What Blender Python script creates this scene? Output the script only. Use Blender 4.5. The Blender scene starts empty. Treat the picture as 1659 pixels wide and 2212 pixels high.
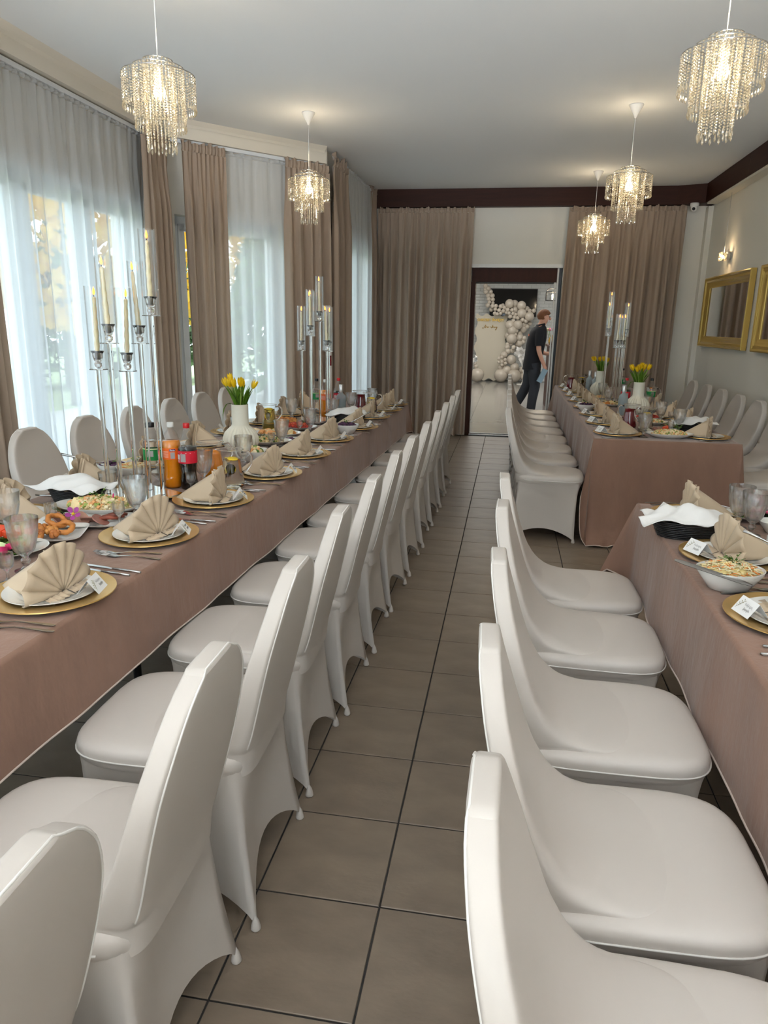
import bpy, math, random
import numpy as np
from mathutils import Vector, Matrix
sc = bpy.context.scene
COL = sc.collection
PI = math.pi
R = math.radians
random.seed(7)

# ------------------------------------------------------------------ camera
F_PX = 1550.2
cam_d = bpy.data.cameras.new('camera'); cam = bpy.data.objects.new('camera', cam_d); COL.objects.link(cam)
cam_d.sensor_fit = 'VERTICAL'; cam_d.sensor_height = 36.0; cam_d.lens = F_PX * 36.0 / 2212.0
cam_d.clip_start = 0.02; cam_d.clip_end = 200
yaw, pitch, roll = R(9.431), R(14.762), R(0.980)
fw = Vector((-math.sin(yaw) * math.cos(pitch), math.cos(yaw) * math.cos(pitch), -math.sin(pitch)))
rt = Vector((math.cos(yaw), math.sin(yaw), 0)); up = rt.cross(fw)
r2 = rt * math.cos(roll) + up * math.sin(roll); u2 = -rt * math.sin(roll) + up * math.cos(roll)
cam.matrix_world = Matrix(((r2.x, u2.x, -fw.x, 0), (r2.y, u2.y, -fw.y, 0), (r2.z, u2.z, -fw.z, 1.53), (0, 0, 0, 1)))
sc.camera = cam

# ------------------------------------------------------------------ sky, daylight, exposure
SKY = 2.9
w = bpy.data.worlds.new('sky'); sc.world = w; w.use_nodes = True
bg = w.node_tree.nodes['Background']; bg.inputs[0].default_value = (0.80, 0.92, 1.0, 1); bg.inputs[1].default_value = SKY
sc.view_settings.view_transform = 'Standard'; sc.view_settings.look = 'None'
sc.view_settings.gamma = 1.0; sc.view_settings.use_curve_mapping = False
sc.view_settings.exposure = 0.74
sc.cycles.max_bounces = 11; sc.cycles.diffuse_bounces = 3; sc.cycles.glossy_bounces = 4
sc.cycles.transmission_bounces = 8; sc.cycles.transparent_max_bounces = 20
sc.cycles.caustics_reflective = False; sc.cycles.caustics_refractive = False
sc.cycles.sample_clamp_indirect = 4.0
sc.cycles.use_denoising = True
sc.cycles.use_adaptive_sampling = True; sc.cycles.adaptive_threshold = 0.09; sc.cycles.adaptive_min_samples = 16

def area(name, loc, direction, sx, sy, power, color, portal=False):
    l = bpy.data.lights.new(name, 'AREA'); l.shape = 'RECTANGLE'; l.size = sx; l.size_y = sy
    l.energy = power; l.color = color
    if portal: l.cycles.is_portal = True
    o = bpy.data.objects.new(name, l); COL.objects.link(o); o.location = loc
    o.rotation_euler = Vector(direction).to_track_quat('-Z', 'Y').to_euler()
    return o
# sky portals in the windows along the window side
area('sky_portal', (-3.60, 5.0, 1.45), (1, 0, 0), 2.8, 2.6, 1, (1, 1, 1), True)
area('sky_portal', (-3.60, 1.2, 1.45), (1, 0, 0), 2.8, 2.6, 1, (1, 1, 1), True)
area('sky_portal', (-2.62, 7.28, 1.45), (0.745, -0.667, 0), 1.3, 2.6, 1, (1, 1, 1), True)
area('sky_portal', (-2.25, 9.1, 1.45), (1, 0, 0), 1.7, 2.6, 1, (1, 1, 1), True)
# added fill lamp, unseen behind the camera, brightening the hall
fd = area('front_fill', (-0.4, -5.6, 0.9), (0, 1, 0.62), 5.0, 1.2, 210, (0.93, 0.965, 1.0))   # tilted up so that this added light mostly reaches the ceiling
fd.data.spread = R(54)
# daylight and ceiling light of the reception room beyond the doorway
area('reception_light', (-0.4, 16.0, 3.05), (0, 0, -1), 3.0, 6.0, 85, (1.0, 0.97, 0.92))

# ------------------------------------------------------------------ helpers
def lin(r, g, b):
    f = lambda c: (c / 255 / 12.92) if c / 255 <= 0.04045 else ((c / 255 + 0.055) / 1.055) ** 2.4
    return (f(r), f(g), f(b), 1.0)

def mat(name, col, rough=0.5, metal=0.0, spec=0.5, var=0.0, vscale=8.0, bump=0.0, bscale=60.0, sheen=0.0,
        trans=0.0, ior=1.45, emit=None, estr=0.0, stretch=None, coat=0.0, objvar=0.0, sss=0.0, translucent=0.0):
    m = bpy.data.materials.new(name); m.use_nodes = True
    nt = m.node_tree; n = nt.nodes; L = nt.links
    p = n['Principled BSDF']
    p.inputs['Base Color'].default_value = col
    p.inputs['Roughness'].default_value = rough
    p.inputs['Metallic'].default_value = metal
    p.inputs['Specular IOR Level'].default_value = spec
    p.inputs['IOR'].default_value = ior
    p.inputs['Transmission Weight'].default_value = trans
    p.inputs['Sheen Weight'].default_value = sheen
    p.inputs['Coat Weight'].default_value = coat
    if sheen: p.inputs['Sheen Roughness'].default_value = 0.35
    if sss:
        p.inputs['Subsurface Weight'].default_value = sss; p.inputs['Subsurface Radius'].default_value = (0.01, 0.006, 0.004)
    if emit is not None:
        p.inputs['Emission Color'].default_value = emit; p.inputs['Emission Strength'].default_value = estr
    tc = None
    def coords():
        t = n.new('ShaderNodeTexCoord'); mp = n.new('ShaderNodeMapping'); L.new(t.outputs['Object'], mp.inputs[0])
        if stretch: mp.inputs['Scale'].default_value = stretch
        return mp
    src = None
    if var > 0:
        tc = coords(); no = n.new('ShaderNodeTexNoise'); no.inputs['Scale'].default_value = vscale; no.inputs['Detail'].default_value = 5
        L.new(tc.outputs[0], no.inputs[0])
        mr = n.new('ShaderNodeMapRange'); mr.inputs[1].default_value = 0.25; mr.inputs[2].default_value = 0.75
        mr.inputs[3].default_value = 1 - var; mr.inputs[4].default_value = 1 + var
        L.new(no.outputs['Fac'], mr.inputs[0])
        hs = n.new('ShaderNodeHueSaturation'); hs.inputs['Color'].default_value = col
        L.new(mr.outputs[0], hs.inputs['Value']); src = hs
        L.new(hs.outputs[0], p.inputs['Base Color'])
    if objvar > 0:
        oi = n.new('ShaderNodeObjectInfo'); mr = n.new('ShaderNodeMapRange')
        mr.inputs[3].default_value = 1 - objvar; mr.inputs[4].default_value = 1 + objvar
        L.new(oi.outputs['Random'], mr.inputs[0])
        h2 = n.new('ShaderNodeHueSaturation'); h2.inputs['Color'].default_value = col
        if src: L.new(src.outputs[0], h2.inputs['Color'])
        L.new(mr.outputs[0], h2.inputs['Value']); L.new(h2.outputs[0], p.inputs['Base Color'])
    if bump > 0:
        tc = tc or coords(); nb = n.new('ShaderNodeTexNoise'); nb.inputs['Scale'].default_value = bscale; nb.inputs['Detail'].default_value = 4
        L.new(tc.outputs[0], nb.inputs[0])
        b = n.new('ShaderNodeBump'); b.inputs['Strength'].default_value = bump; b.inputs['Distance'].default_value = 0.01
        L.new(nb.outputs['Fac'], b.inputs['Height']); L.new(b.outputs[0], p.inputs['Normal'])
    if translucent > 0:
        out = n['Material Output']; tr = n.new('ShaderNodeBsdfTranslucent'); tr.inputs[0].default_value = col
        mx = n.new('ShaderNodeMixShader'); mx.inputs[0].default_value = translucent
        L.new(p.outputs[0], mx.inputs[1]); L.new(tr.outputs[0], mx.inputs[2]); L.new(mx.outputs[0], out.inputs[0])
    return m

def thin_glass(name, tint=(1, 1, 1, 1), gloss=1.0, rough=0.02, base=0.04):
    m = bpy.data.materials.new(name); m.use_nodes = True; nt = m.node_tree; n = nt.nodes; L = nt.links
    n.remove(n['Principled BSDF']); out = n['Material Output']
    t = n.new('ShaderNodeBsdfTransparent'); t.inputs[0].default_value = tint
    g = n.new('ShaderNodeBsdfGlossy'); g.inputs['Roughness'].default_value = rough
    lw = n.new('ShaderNodeLayerWeight'); lw.inputs['Blend'].default_value = 0.35
    mr = n.new('ShaderNodeMapRange'); mr.inputs[3].default_value = base; mr.inputs[4].default_value = base + 0.75 * gloss
    L.new(lw.outputs['Facing'], mr.inputs[0])
    mx = n.new('ShaderNodeMixShader'); L.new(mr.outputs[0], mx.inputs[0]); L.new(t.outputs[0], mx.inputs[1]); L.new(g.outputs[0], mx.inputs[2])
    L.new(mx.outputs[0], out.inputs[0]); return m

def sheer_mat(name, col, cover):
    m = bpy.data.materials.new(name); m.use_nodes = True; nt = m.node_tree; n = nt.nodes; L = nt.links
    n.remove(n['Principled BSDF']); out = n['Material Output']
    t = n.new('ShaderNodeBsdfTransparent')
    d = n.new('ShaderNodeBsdfDiffuse'); d.inputs[0].default_value = col
    tl = n.new('ShaderNodeBsdfTranslucent'); tl.inputs[0].default_value = col
    a = n.new('ShaderNodeMixShader'); a.inputs[0].default_value = 0.5; L.new(d.outputs[0], a.inputs[1]); L.new(tl.outputs[0], a.inputs[2])
    lw = n.new('ShaderNodeLayerWeight'); lw.inputs['Blend'].default_value = 0.4      # a woven net closes up seen edge-on
    mr = n.new('ShaderNodeMapRange'); mr.inputs[3].default_value = cover; mr.inputs[4].default_value = min(0.97, cover + 0.30)
    L.new(lw.outputs['Facing'], mr.inputs[0])
    b = n.new('ShaderNodeMixShader'); L.new(mr.outputs[0], b.inputs[0]); L.new(t.outputs[0], b.inputs[1]); L.new(a.outputs[0], b.inputs[2])
    L.new(b.outputs[0], out.inputs[0]); return m

def crom(xs, ys, x):
    """smooth interpolation through a table"""
    if x <= xs[0]: return ys[0]
    if x >= xs[-1]: return ys[-1]
    i = max(k for k in range(len(xs) - 1) if xs[k] <= x)
    h = xs[i + 1] - xs[i]; t = (x - xs[i]) / h
    m0 = (ys[i + 1] - ys[i - 1]) / (xs[i + 1] - xs[i - 1]) if i > 0 else (ys[i + 1] - ys[i]) / h
    m1 = (ys[i + 2] - ys[i]) / (xs[i + 2] - xs[i]) if i + 2 < len(xs) else (ys[i + 1] - ys[i]) / h
    return ((2 * t**3 - 3 * t**2 + 1) * ys[i] + (t**3 - 2 * t**2 + t) * h * m0 + (-2 * t**3 + 3 * t**2) * ys[i + 1] + (t**3 - t**2) * h * m1)

class MB:
    def __init__(s): s.v = []; s.f = []; s.mi = []
    def add(s, vs, fs, mi=0):
        o = len(s.v); s.v += [tuple(p) for p in vs]; s.f += [tuple(i + o for i in f) for f in fs]; s.mi += [mi] * len(fs); return s
    def box(s, c, d, mi=0, rz=0.0, rot=None):
        hx, hy, hz = d[0] / 2, d[1] / 2, d[2] / 2
        vs = [Vector((x, y, z)) for x in (-hx, hx) for y in (-hy, hy) for z in (-hz, hz)]
        M = rot if rot is not None else Matrix.Rotation(rz, 3, 'Z')
        vs = [M @ p + Vector(c) for p in vs]
        return s.add(vs, [(0, 1, 3, 2), (4, 6, 7, 5), (0, 4, 5, 1), (2, 3, 7, 6), (0, 2, 6, 4), (1, 5, 7, 3)], mi)
    def grid(s, nu, nv, fn, cu=False, mi=0, flip=False):
        o = []
        for i in range(nu):
            for j in range(nv): o.append(fn(i, j))
        fs = []
        for i in range(nu if cu else nu - 1):
            for j in range(nv - 1):
                a = i * nv + j; b = ((i + 1) % nu) * nv + j
                fs.append((a, a + 1, b + 1, b) if flip else (a, b, b + 1, a + 1))
        return s.add(o, fs, mi)
    def lathe(s, prof, n=24, mi=0, c=(0, 0, 0), rf=None, cap0=False, cap1=False, sx=1.0, sy=1.0):
        k = len(prof)
        def fn(i, j):
            a = 2 * PI * i / n; r, z = prof[j]
            if rf: r = rf(r, z, a, j)
            return (c[0] + r * math.cos(a) * sx, c[1] + r * math.sin(a) * sy, c[2] + z)
        base = len(s.v); s.grid(n, k, fn, True, mi)
        if cap0: s.f.append(tuple(base + i * k for i in range(n))[::-1]); s.mi.append(mi)
        if cap1: s.f.append(tuple(base + i * k + k - 1 for i in range(n))); s.mi.append(mi)
        return s
    def tube(s, pts, r, n=8, mi=0, cap=True, closed=False):
        pts = [Vector(p) for p in pts]; k = len(pts); rr = r if isinstance(r, (list, tuple)) else [r] * k
        rings = []; nx = None
        for i in range(k):
            a = pts[(i - 1) % k] if (closed or i > 0) else pts[i]; b = pts[(i + 1) % k] if (closed or i < k - 1) else pts[i]
            t = (b - a).normalized() if (b - a).length > 1e-9 else Vector((0, 0, 1))
            if nx is None:
                q = Vector((0, 0, 1)) if abs(t.z) < 0.9 else Vector((1, 0, 0)); nx = (q - t * q.dot(t)).normalized()
            else:
                nx = (nx - t * nx.dot(t)); nx = nx.normalized() if nx.length > 1e-6 else Vector((1, 0, 0))
            ny = t.cross(nx)
            rings.append([pts[i] + (nx * math.cos(2 * PI * q / n) + ny * math.sin(2 * PI * q / n)) * rr[i] for q in range(n)])
        base = len(s.v); vs = [p for ring in rings for p in ring]; fs = []
        for i in range(k if closed else k - 1):
            for q in range(n):
                a = i * n + q; b = i * n + (q + 1) % n; c2 = ((i + 1) % k) * n
                fs.append((a, b, c2 + (q + 1) % n, c2 + q))
        if cap and not closed:
            fs.append(tuple(range(n))[::-1]); fs.append(tuple(range((k - 1) * n, k * n)))
        return s.add(vs, fs, mi)
    def ball(s, c, r, nu=10, nv=7, mi=0, sx=1, sy=1, sz=1):
        c = Vector(c); vs = [c + Vector((0, 0, r * sz))]
        for j in range(1, nv):
            th = PI * j / nv
            for i in range(nu):
                a = 2 * PI * i / nu; vs.append(c + Vector((r * sx * math.sin(th) * math.cos(a), r * sy * math.sin(th) * math.sin(a), r * sz * math.cos(th))))
        vs.append(c - Vector((0, 0, r * sz))); fs = []
        for i in range(nu): fs.append((0, 1 + i, 1 + (i + 1) % nu))
        for j in range(nv - 2):
            for i in range(nu):
                a = 1 + j * nu + i; b = 1 + j * nu + (i + 1) % nu; fs.append((a, a + nu, b + nu, b))
        l = len(vs) - 1
        for i in range(nu): fs.append((l, 1 + (nv - 2) * nu + (i + 1) % nu, 1 + (nv - 2) * nu + i))
        return s.add(vs, fs, mi)
    def prism(s, poly, z0, z1, mi=0):
        n = len(poly); vs = [(x, y, z0) for x, y in poly] + [(x, y, z1) for x, y in poly]
        return s.add(vs, [tuple(range(n))[::-1], tuple(range(n, 2 * n))] + [(i, (i + 1) % n, n + (i + 1) % n, n + i) for i in range(n)], mi)
    def xf(s, M):
        s.v = [tuple(M @ Vector(p)) for p in s.v]; return s
    def mesh(s, name, mats, smooth=True, sharp=None):
        me = bpy.data.meshes.new(name); me.from_pydata(s.v, [], s.f)
        for m in (mats if isinstance(mats, (list, tuple)) else [mats]): me.materials.append(m)
        if any(s.mi): me.polygons.foreach_set('material_index', s.mi)
        me.polygons.foreach_set('use_smooth', [bool(smooth)] * len(me.polygons)); me.update()
        if smooth and sharp: me.set_sharp_from_angle(angle=R(sharp))
        return me

def obj(name, me, parent=None, loc=None, rz=None):
    o = bpy.data.objects.new(name, me); COL.objects.link(o)
    if parent is not None: o.parent = parent
    if loc is not None: o.location = loc
    if rz is not None: o.rotation_euler = (0, 0, rz)
    return o
def build(mb, name, mats, parent=None, smooth=True, sharp=None, loc=None, rz=None):
    return obj(name, mb.mesh(name, mats, smooth, sharp), parent, loc, rz)
def tag(o, label, cat, group=None, kind=None):
    o['label'] = label; o['category'] = cat
    if group: o['group'] = group
    if kind: o['kind'] = kind
    return o
def thing(name, label, cat, loc=(0, 0, 0), rz=0.0, group=None):
    o = bpy.data.objects.new(name, None); COL.objects.link(o); o.empty_display_size = 0.05
    o.location = loc; o.rotation_euler = (0, 0, rz); return tag(o, label, cat, group)
def struct(o): o['kind'] = 'structure'; return o
def copy_tree(o, parent=None):
    c = o.copy(); COL.objects.link(c); c.parent = parent
    for ch in list(o.children):
        k = ch.copy(); COL.objects.link(k); k.parent = c
        for g in list(ch.children):
            d = g.copy(); COL.objects.link(d); d.parent = k
    return c
def place(proto, used, loc, rz, label, group=None):
    """first use moves the prototype itself, later uses copy it with its parts"""
    o = proto if not used else copy_tree(proto)
    used.append(o); o.location = loc; o.rotation_euler = (0, 0, rz); o['label'] = label
    if group: o['group'] = group
    return o
ORD = ['first', 'second', 'third', 'fourth', 'fifth', 'sixth', 'seventh', 'eighth', 'ninth', 'tenth', 'eleventh', 'twelfth']
def superell(t, a, b, n=4.0):
    c, s_ = math.cos(t), math.sin(t)
    return (a * math.copysign(abs(c) ** (2 / n), c), b * math.copysign(abs(s_) ** (2 / n), s_))
def text_mesh(txt, size, name, m, shear=0.0, extrude=0.0005, bold=0.0):
    cu = bpy.data.curves.new(name, 'FONT'); cu.body = txt; cu.size = size; cu.align_x = 'CENTER'; cu.align_y = 'CENTER'
    cu.extrude = extrude; cu.shear = shear; cu.offset = bold; cu.resolution_u = 3
    o = bpy.data.objects.new(name, cu); COL.objects.link(o)
    dg = bpy.context.evaluated_depsgraph_get(); me = bpy.data.meshes.new_from_object(o.evaluated_get(dg))
    bpy.data.objects.remove(o); bpy.data.curves.remove(cu); me.materials.clear(); me.materials.append(m); me.name = name
    return me

# ------------------------------------------------------------------ materials
M = {}
M['ceiling'] = mat('ceiling_paint', lin(243, 244, 243), 0.8, bump=0.03, bscale=120)
M['wall'] = mat('cream_plaster', lin(232, 227, 216), 0.8, bump=0.12, bscale=90)
M['fascia'] = mat('cream_fascia', lin(228, 220, 205), 0.7, bump=0.04)
M['beam'] = mat('dark_walnut_beam', lin(54, 27, 18), 0.5, spec=0.2, var=0.25, vscale=3, stretch=(1, 14, 14), bump=0.05)
M['beam_y'] = mat('dark_walnut_beam_long', lin(54, 27, 18), 0.5, spec=0.2, var=0.25, vscale=3, stretch=(14, 1, 14), bump=0.05)
M['tile'] = mat('brown_grey_floor_tile', lin(132, 117, 101), 0.36, var=0.2, vscale=4.5, stretch=(1, 2.2, 1), bump=0.06, bscale=45, objvar=0.05)
M['grout'] = mat('dark_grout', lin(46, 43, 41), 0.85)
M['tile2'] = mat('polished_grey_tile', lin(150, 148, 144), 0.12, var=0.08, vscale=2, objvar=0.03)
M['grout2'] = mat('grey_grout', lin(95, 93, 90), 0.7)
M['brick'] = mat('white_painted_brick', lin(214, 216, 214), 0.75, bump=0.3, bscale=40, objvar=0.05)
M['mortar'] = mat('grey_mortar', lin(176, 178, 176), 0.9)
M['upvc'] = mat('white_window_plastic', lin(232, 236, 240), 0.35)
M['pane'] = thin_glass('window_pane_glass', (0.96, 0.98, 0.98, 1), 0.25, 0.0, 0.02)
M['drape'] = mat('taupe_velour_drape', lin(178, 158, 140), 0.75, var=0.07, vscale=2.5, stretch=(3, 3, 0.6), sheen=0.3, bump=0.04, bscale=300, translucent=0.12)
M['sheer'] = sheer_mat('white_voile', (0.90, 0.93, 0.96, 1), 0.66)
M['cloth'] = mat('dusty_rose_velour', lin(138, 106, 89), 0.8, var=0.10, vscale=7, stretch=(1, 1, 0.4), sheen=0.35, bump=0.32, bscale=26)
M['hem'] = mat('pale_hem', lin(205, 188, 176), 0.8)
M['cover'] = mat('white_stretch_cover', lin(203, 195, 187), 0.36, spec=0.42, bump=0.02, bscale=500)
M['seam'] = mat('white_seam', lin(238, 234, 228), 0.5)
M['rubber'] = mat('black_rubber', lin(25, 25, 25), 0.6)
M['wood_top'] = mat('table_board', lin(150, 120, 90), 0.6)
M['steel_leg'] = mat('table_leg_steel', lin(70, 70, 72), 0.4, 0.8)
M['chrome'] = mat('chrome', lin(205, 205, 205), 0.12, 1.0)
M['steel'] = mat('cutlery_steel', lin(190, 188, 186), 0.16, 1.0)
M['gold'] = mat('gold_charger', lin(228, 186, 114), 0.30, 0.8, bump=0.04, bscale=25, var=0.08, vscale=12)
M['goldframe'] = mat('gold_frame', lin(224, 188, 104), 0.27, 0.55, bump=0.05, bscale=40)
M['mirror'] = mat('mirror_glass', (0.9, 0.9, 0.9, 1), 0.01, 1.0)
M['china'] = mat('white_china', lin(240, 238, 232), 0.12, coat=0.4)
M['vase'] = mat('cream_ceramic', lin(233, 229, 212), 0.32)
M['napkin'] = mat('beige_napkin', lin(198, 177, 150), 0.7, sheen=0.15, bump=0.03, bscale=400)
M['paper'] = mat('white_paper', lin(245, 243, 240), 0.7)
M['ink'] = mat('grey_ink', lin(90, 85, 80), 0.7)
M['leafink'] = mat('sprig_ink', lin(150, 140, 95), 0.7)
M['glass'] = mat('clear_glass', (1, 1, 1, 1), 0.0, trans=1.0, ior=1.48)
M['acrylic'] = mat('clear_acrylic', (0.98, 1, 1, 1), 0.0, trans=1.0, ior=1.42)
M['thin'] = thin_glass('thin_clear_glass', (0.985, 0.99, 0.99, 1), 0.45, 0.01, 0.03)
M['crystal'] = thin_glass('pressed_glass', (0.99, 0.995, 0.995, 1), 0.7, 0.02, 0.05)
_n = M['crystal'].node_tree.nodes; _L = M['crystal'].node_tree.links; _o = _n['Material Output']; _prev = _o.inputs[0].links[0].from_socket
_g = _n.new('ShaderNodeBsdfGlass'); _g.inputs['IOR'].default_value = 1.42; _g.inputs['Roughness'].default_value = 0.0
_m = _n.new('ShaderNodeMixShader'); _m.inputs[0].default_value = 0.45; _L.new(_prev, _m.inputs[1]); _L.new(_g.outputs[0], _m.inputs[2]); _L.new(_m.outputs[0], _o.inputs[0])
M['frost'] = mat('frosted_bottle_glass', lin(205, 222, 228), 0.35, trans=0.55, ior=1.2)
M['wicker'] = mat('black_wicker', lin(22, 22, 24), 0.45)
M['serv'] = mat('white_cotton_serviette', lin(240, 238, 235), 0.8)
M['candle'] = mat('ivory_wax', lin(238, 222, 178), 0.45, sss=0.3)
M['flame'] = mat('led_flame', lin(255, 190, 90), 0.4, emit=lin(255, 150, 40), estr=3.0)
M['wick'] = mat('wick', lin(30, 25, 20), 0.8)
M['tulip'] = mat('yellow_tulip', lin(246, 206, 18), 0.5, var=0.1, vscale=30, translucent=0.2)
M['leaf'] = mat('tulip_leaf', lin(96, 138, 40), 0.45, var=0.2, vscale=20, translucent=0.2)
M['stem'] = mat('tulip_stem', lin(140, 165, 80), 0.5)
def bead_mat():
    m = bpy.data.materials.new('crystal_bead'); m.use_nodes = True; nt = m.node_tree; n = nt.nodes; L = nt.links; n.remove(n['Principled BSDF']); out = n['Material Output']
    tl = n.new('ShaderNodeBsdfTranslucent'); tl.inputs[0].default_value = (0.98, 0.90, 0.72, 1)
    gl = n.new('ShaderNodeBsdfGlossy'); gl.inputs[0].default_value = (1, 0.97, 0.92, 1); gl.inputs['Roughness'].default_value = 0.08
    tp = n.new('ShaderNodeBsdfTransparent'); tp.inputs[0].default_value = (1, 0.96, 0.88, 1)
    a = n.new('ShaderNodeMixShader'); a.inputs[0].default_value = 0.55; L.new(tl.outputs[0], a.inputs[1]); L.new(gl.outputs[0], a.inputs[2])
    b = n.new('ShaderNodeMixShader'); b.inputs[0].default_value = 0.18; L.new(a.outputs[0], b.inputs[1]); L.new(tp.outputs[0], b.inputs[2]); L.new(b.outputs[0], out.inputs[0]); return m
M['bead'] = bead_mat()
M['bulb'] = mat('lamp_bulb', (1, 0.9, 0.7, 1), 0.4, emit=(1, 0.80, 0.50, 1), estr=7)
M['white_plastic'] = mat('white_plastic', lin(235, 233, 228), 0.4)
M['black_plastic'] = mat('black_plastic', lin(18, 18, 20), 0.35)
M['red_cap'] = mat('red_cap', lin(200, 30, 35), 0.35)
M['cola'] = mat('cola', lin(18, 8, 6), 0.06, coat=0.5)
M['orange'] = mat('orange_drink', lin(240, 140, 20), 0.1, coat=0.5)
M['water'] = mat('clear_water', (0.98, 1, 1, 1), 0.0, trans=1.0, ior=1.2)
M['lemonade'] = mat('lemon_water', (0.97, 0.96, 0.85, 1), 0.0, trans=1.0, ior=1.2)
M['yellowdrink'] = mat('apple_drink', (0.85, 0.66, 0.16, 1), 0.02, trans=0.85, ior=1.2)
M['compote'] = mat('red_compote', lin(120, 10, 28), 0.05, trans=0.15, coat=0.5)
M['lemon'] = mat('lemon_slice', lin(244, 206, 40), 0.45)
M['lab_red'] = mat('red_label', lin(214, 28, 52), 0.45)
M['lab_green'] = mat('green_label', lin(10, 130, 60), 0.45)
M['lab_orange'] = mat('orange_label', lin(250, 110, 30), 0.45)
M['lab_white'] = mat('white_print', lin(240, 232, 228), 0.5)
M['lab_grey'] = mat('barcode_print', lin(175, 168, 165), 0.5)
M['lab_blue'] = mat('blue_print', lin(30, 30, 110), 0.5)
def foods(*cols): return [mat('food', lin(*c), 0.45, var=0.15, vscale=60, bump=0.1, bscale=150) for c in cols]
M['vegsal'] = foods((238, 214, 160), (226, 200, 150), (232, 168, 110), (150, 165, 80), (244, 228, 190))
M['slaw'] = foods((236, 214, 150), (240, 226, 180), (238, 140, 60), (240, 228, 195))
M['greens'] = foods((78, 112, 40), (108, 145, 58), (56, 86, 32))
M['purple'] = foods((60, 25, 60), (85, 35, 80), (45, 20, 40))
M['redsal'] = foods((196, 60, 40), (215, 95, 60), (170, 45, 35))
M['meat'] = foods((170, 120, 105), (150, 98, 85), (185, 140, 120))
M['sausage'] = foods((140, 70, 50), (120, 58, 42))
M['fried'] = foods((190, 120, 54), (172, 102, 44), (204, 138, 68))
M['pink'] = foods((214, 50, 110), (235, 120, 160), (160, 60, 140))
M['tomato'] = foods((220, 80, 45),)
M['cucumber'] = foods((205, 222, 165), (140, 165, 90))
M['balloon'] = mat('greige_balloon', lin(206, 196, 182), 0.16, coat=0.4, objvar=0.03)
M['board'] = mat('beige_sign_board', lin(216, 208, 190), 0.6)
M['goldtext'] = mat('gold_mirror_letters', lin(205, 165, 80), 0.25, 0.9)
M['screen'] = mat('black_screen', lin(6, 6, 8), 0.08)
M['shirt'] = mat('black_shirt', lin(24, 24, 30), 0.8)
M['trousers'] = mat('charcoal_trousers', lin(52, 54, 60), 0.85)
M['skin'] = mat('skin', lin(222, 166, 140), 0.5, sss=0.1)
M['hair'] = mat('reddish_hair', lin(128, 78, 46), 0.6, bump=0.4, bscale=90)
M['shoe'] = mat('black_shoe', lin(15, 15, 16), 0.5)
M['phone'] = mat('carton_print', lin(150, 175, 190), 0.3)
M['dark_wood'] = mat('dark_wood', lin(62, 32, 22), 0.5, spec=0.2, var=0.2, vscale=3, stretch=(10, 10, 1))
M['alu'] = mat('brushed_aluminium', lin(205, 205, 205), 0.3, 0.9)
M['grass'] = mat('lawn', lin(150, 165, 120), 0.9, var=0.2, vscale=1.5)
M['asphalt'] = mat('pale_paving', lin(190, 190, 188), 0.9)
M['bark'] = mat('bark', lin(90, 72, 58), 0.9)
M['yleaf'] = mat('autumn_leaf', lin(228, 190, 70), 0.7, objvar=0.1, translucent=0.3)
M['gleaf'] = mat('conifer_leaf', lin(86, 116, 70), 0.8, objvar=0.1)
M['house'] = mat('pale_render', lin(215, 210, 200), 0.9)

# ------------------------------------------------------------------ the hall
HZ = 3.24
def wall_seg(name, p0, p1, z0, z1, thick, holes, m, out):
    """wall along p0->p1, inner face on the line, `out` = unit normal pointing out of the room; holes = (s0, s1, zb, zt)"""
    p0 = Vector((p0[0], p0[1], 0)); p1 = Vector((p1[0], p1[1], 0)); L_ = (p1 - p0).length; d = (p1 - p0) / L_; o = Vector((out[0], out[1], 0))
    rz = math.atan2(d.y, d.x); mb = MB()
    def piece(s0, s1, za, zb):
        if s1 - s0 < 1e-4 or zb - za < 1e-4: return
        c = p0 + d * (s0 + s1) / 2 + o * thick / 2; mb.box((c.x, c.y, (za + zb) / 2), (s1 - s0, thick, zb - za), rz=rz)
    s = 0
    for (a, b, zb, zt) in holes:
        piece(s, a, z0, z1); piece(a, b, z0, zb); piece(a, b, zt, z1); s = b
    piece(s, L_, z0, z1)
    return struct(build(mb, name, m, smooth=False))

wall_seg('wall_left', (-3.25, -6.0), (-3.25, 6.522), 0, HZ, 0.3, [(5.8, 8.6, 0.12, 2.5), (9.9, 12.3, 0.12, 2.5)], M['wall'], (-1, 0))
DD = Vector((0.667, 0.745, 0)); DN = Vector((0.745, -0.667, 0))
wall_seg('wall_left_bay', (-3.25, 6.522), (-1.98, 7.94), 0, HZ, 0.3, [(0.20, 1.36, 0.12, 2.47)], M['wall'], (-0.745, 0.667))
wall_seg('wall_left_far', (-1.98, 7.94), (-1.98, 10.45), 0, HZ, 0.3, [(0.35, 1.95, 0.12, 2.5)], M['wall'], (-1, 0))
wall_seg('wall_back', (-2.28, 10.25), (2.4, 10.25), 0, HZ, 0.2, [(2.28 - 0.56, 2.28 + 0.64, 0, 2.27)], M['wall'], (0, 1))
wall_seg('wall_right', (2.4, -6.0), (2.4, 10.45), 0, HZ, 0.2, [], M['wall'], (1, 0))
wall_seg('wall_front', (-3.55, -6.0), (2.6, -6.0), 0, HZ, 0.2, [(0.7, 5.6, 0.25, 3.0)], M['wall'], (0, -1))  # unseen wall; its wide opening is added to let in more sky light

mb = MB(); mb.box((-0.45, 2.2, HZ + 0.05), (6.6, 17.0, 0.1)); struct(build(mb, 'ceiling', M['ceiling'], smooth=False))

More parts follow.
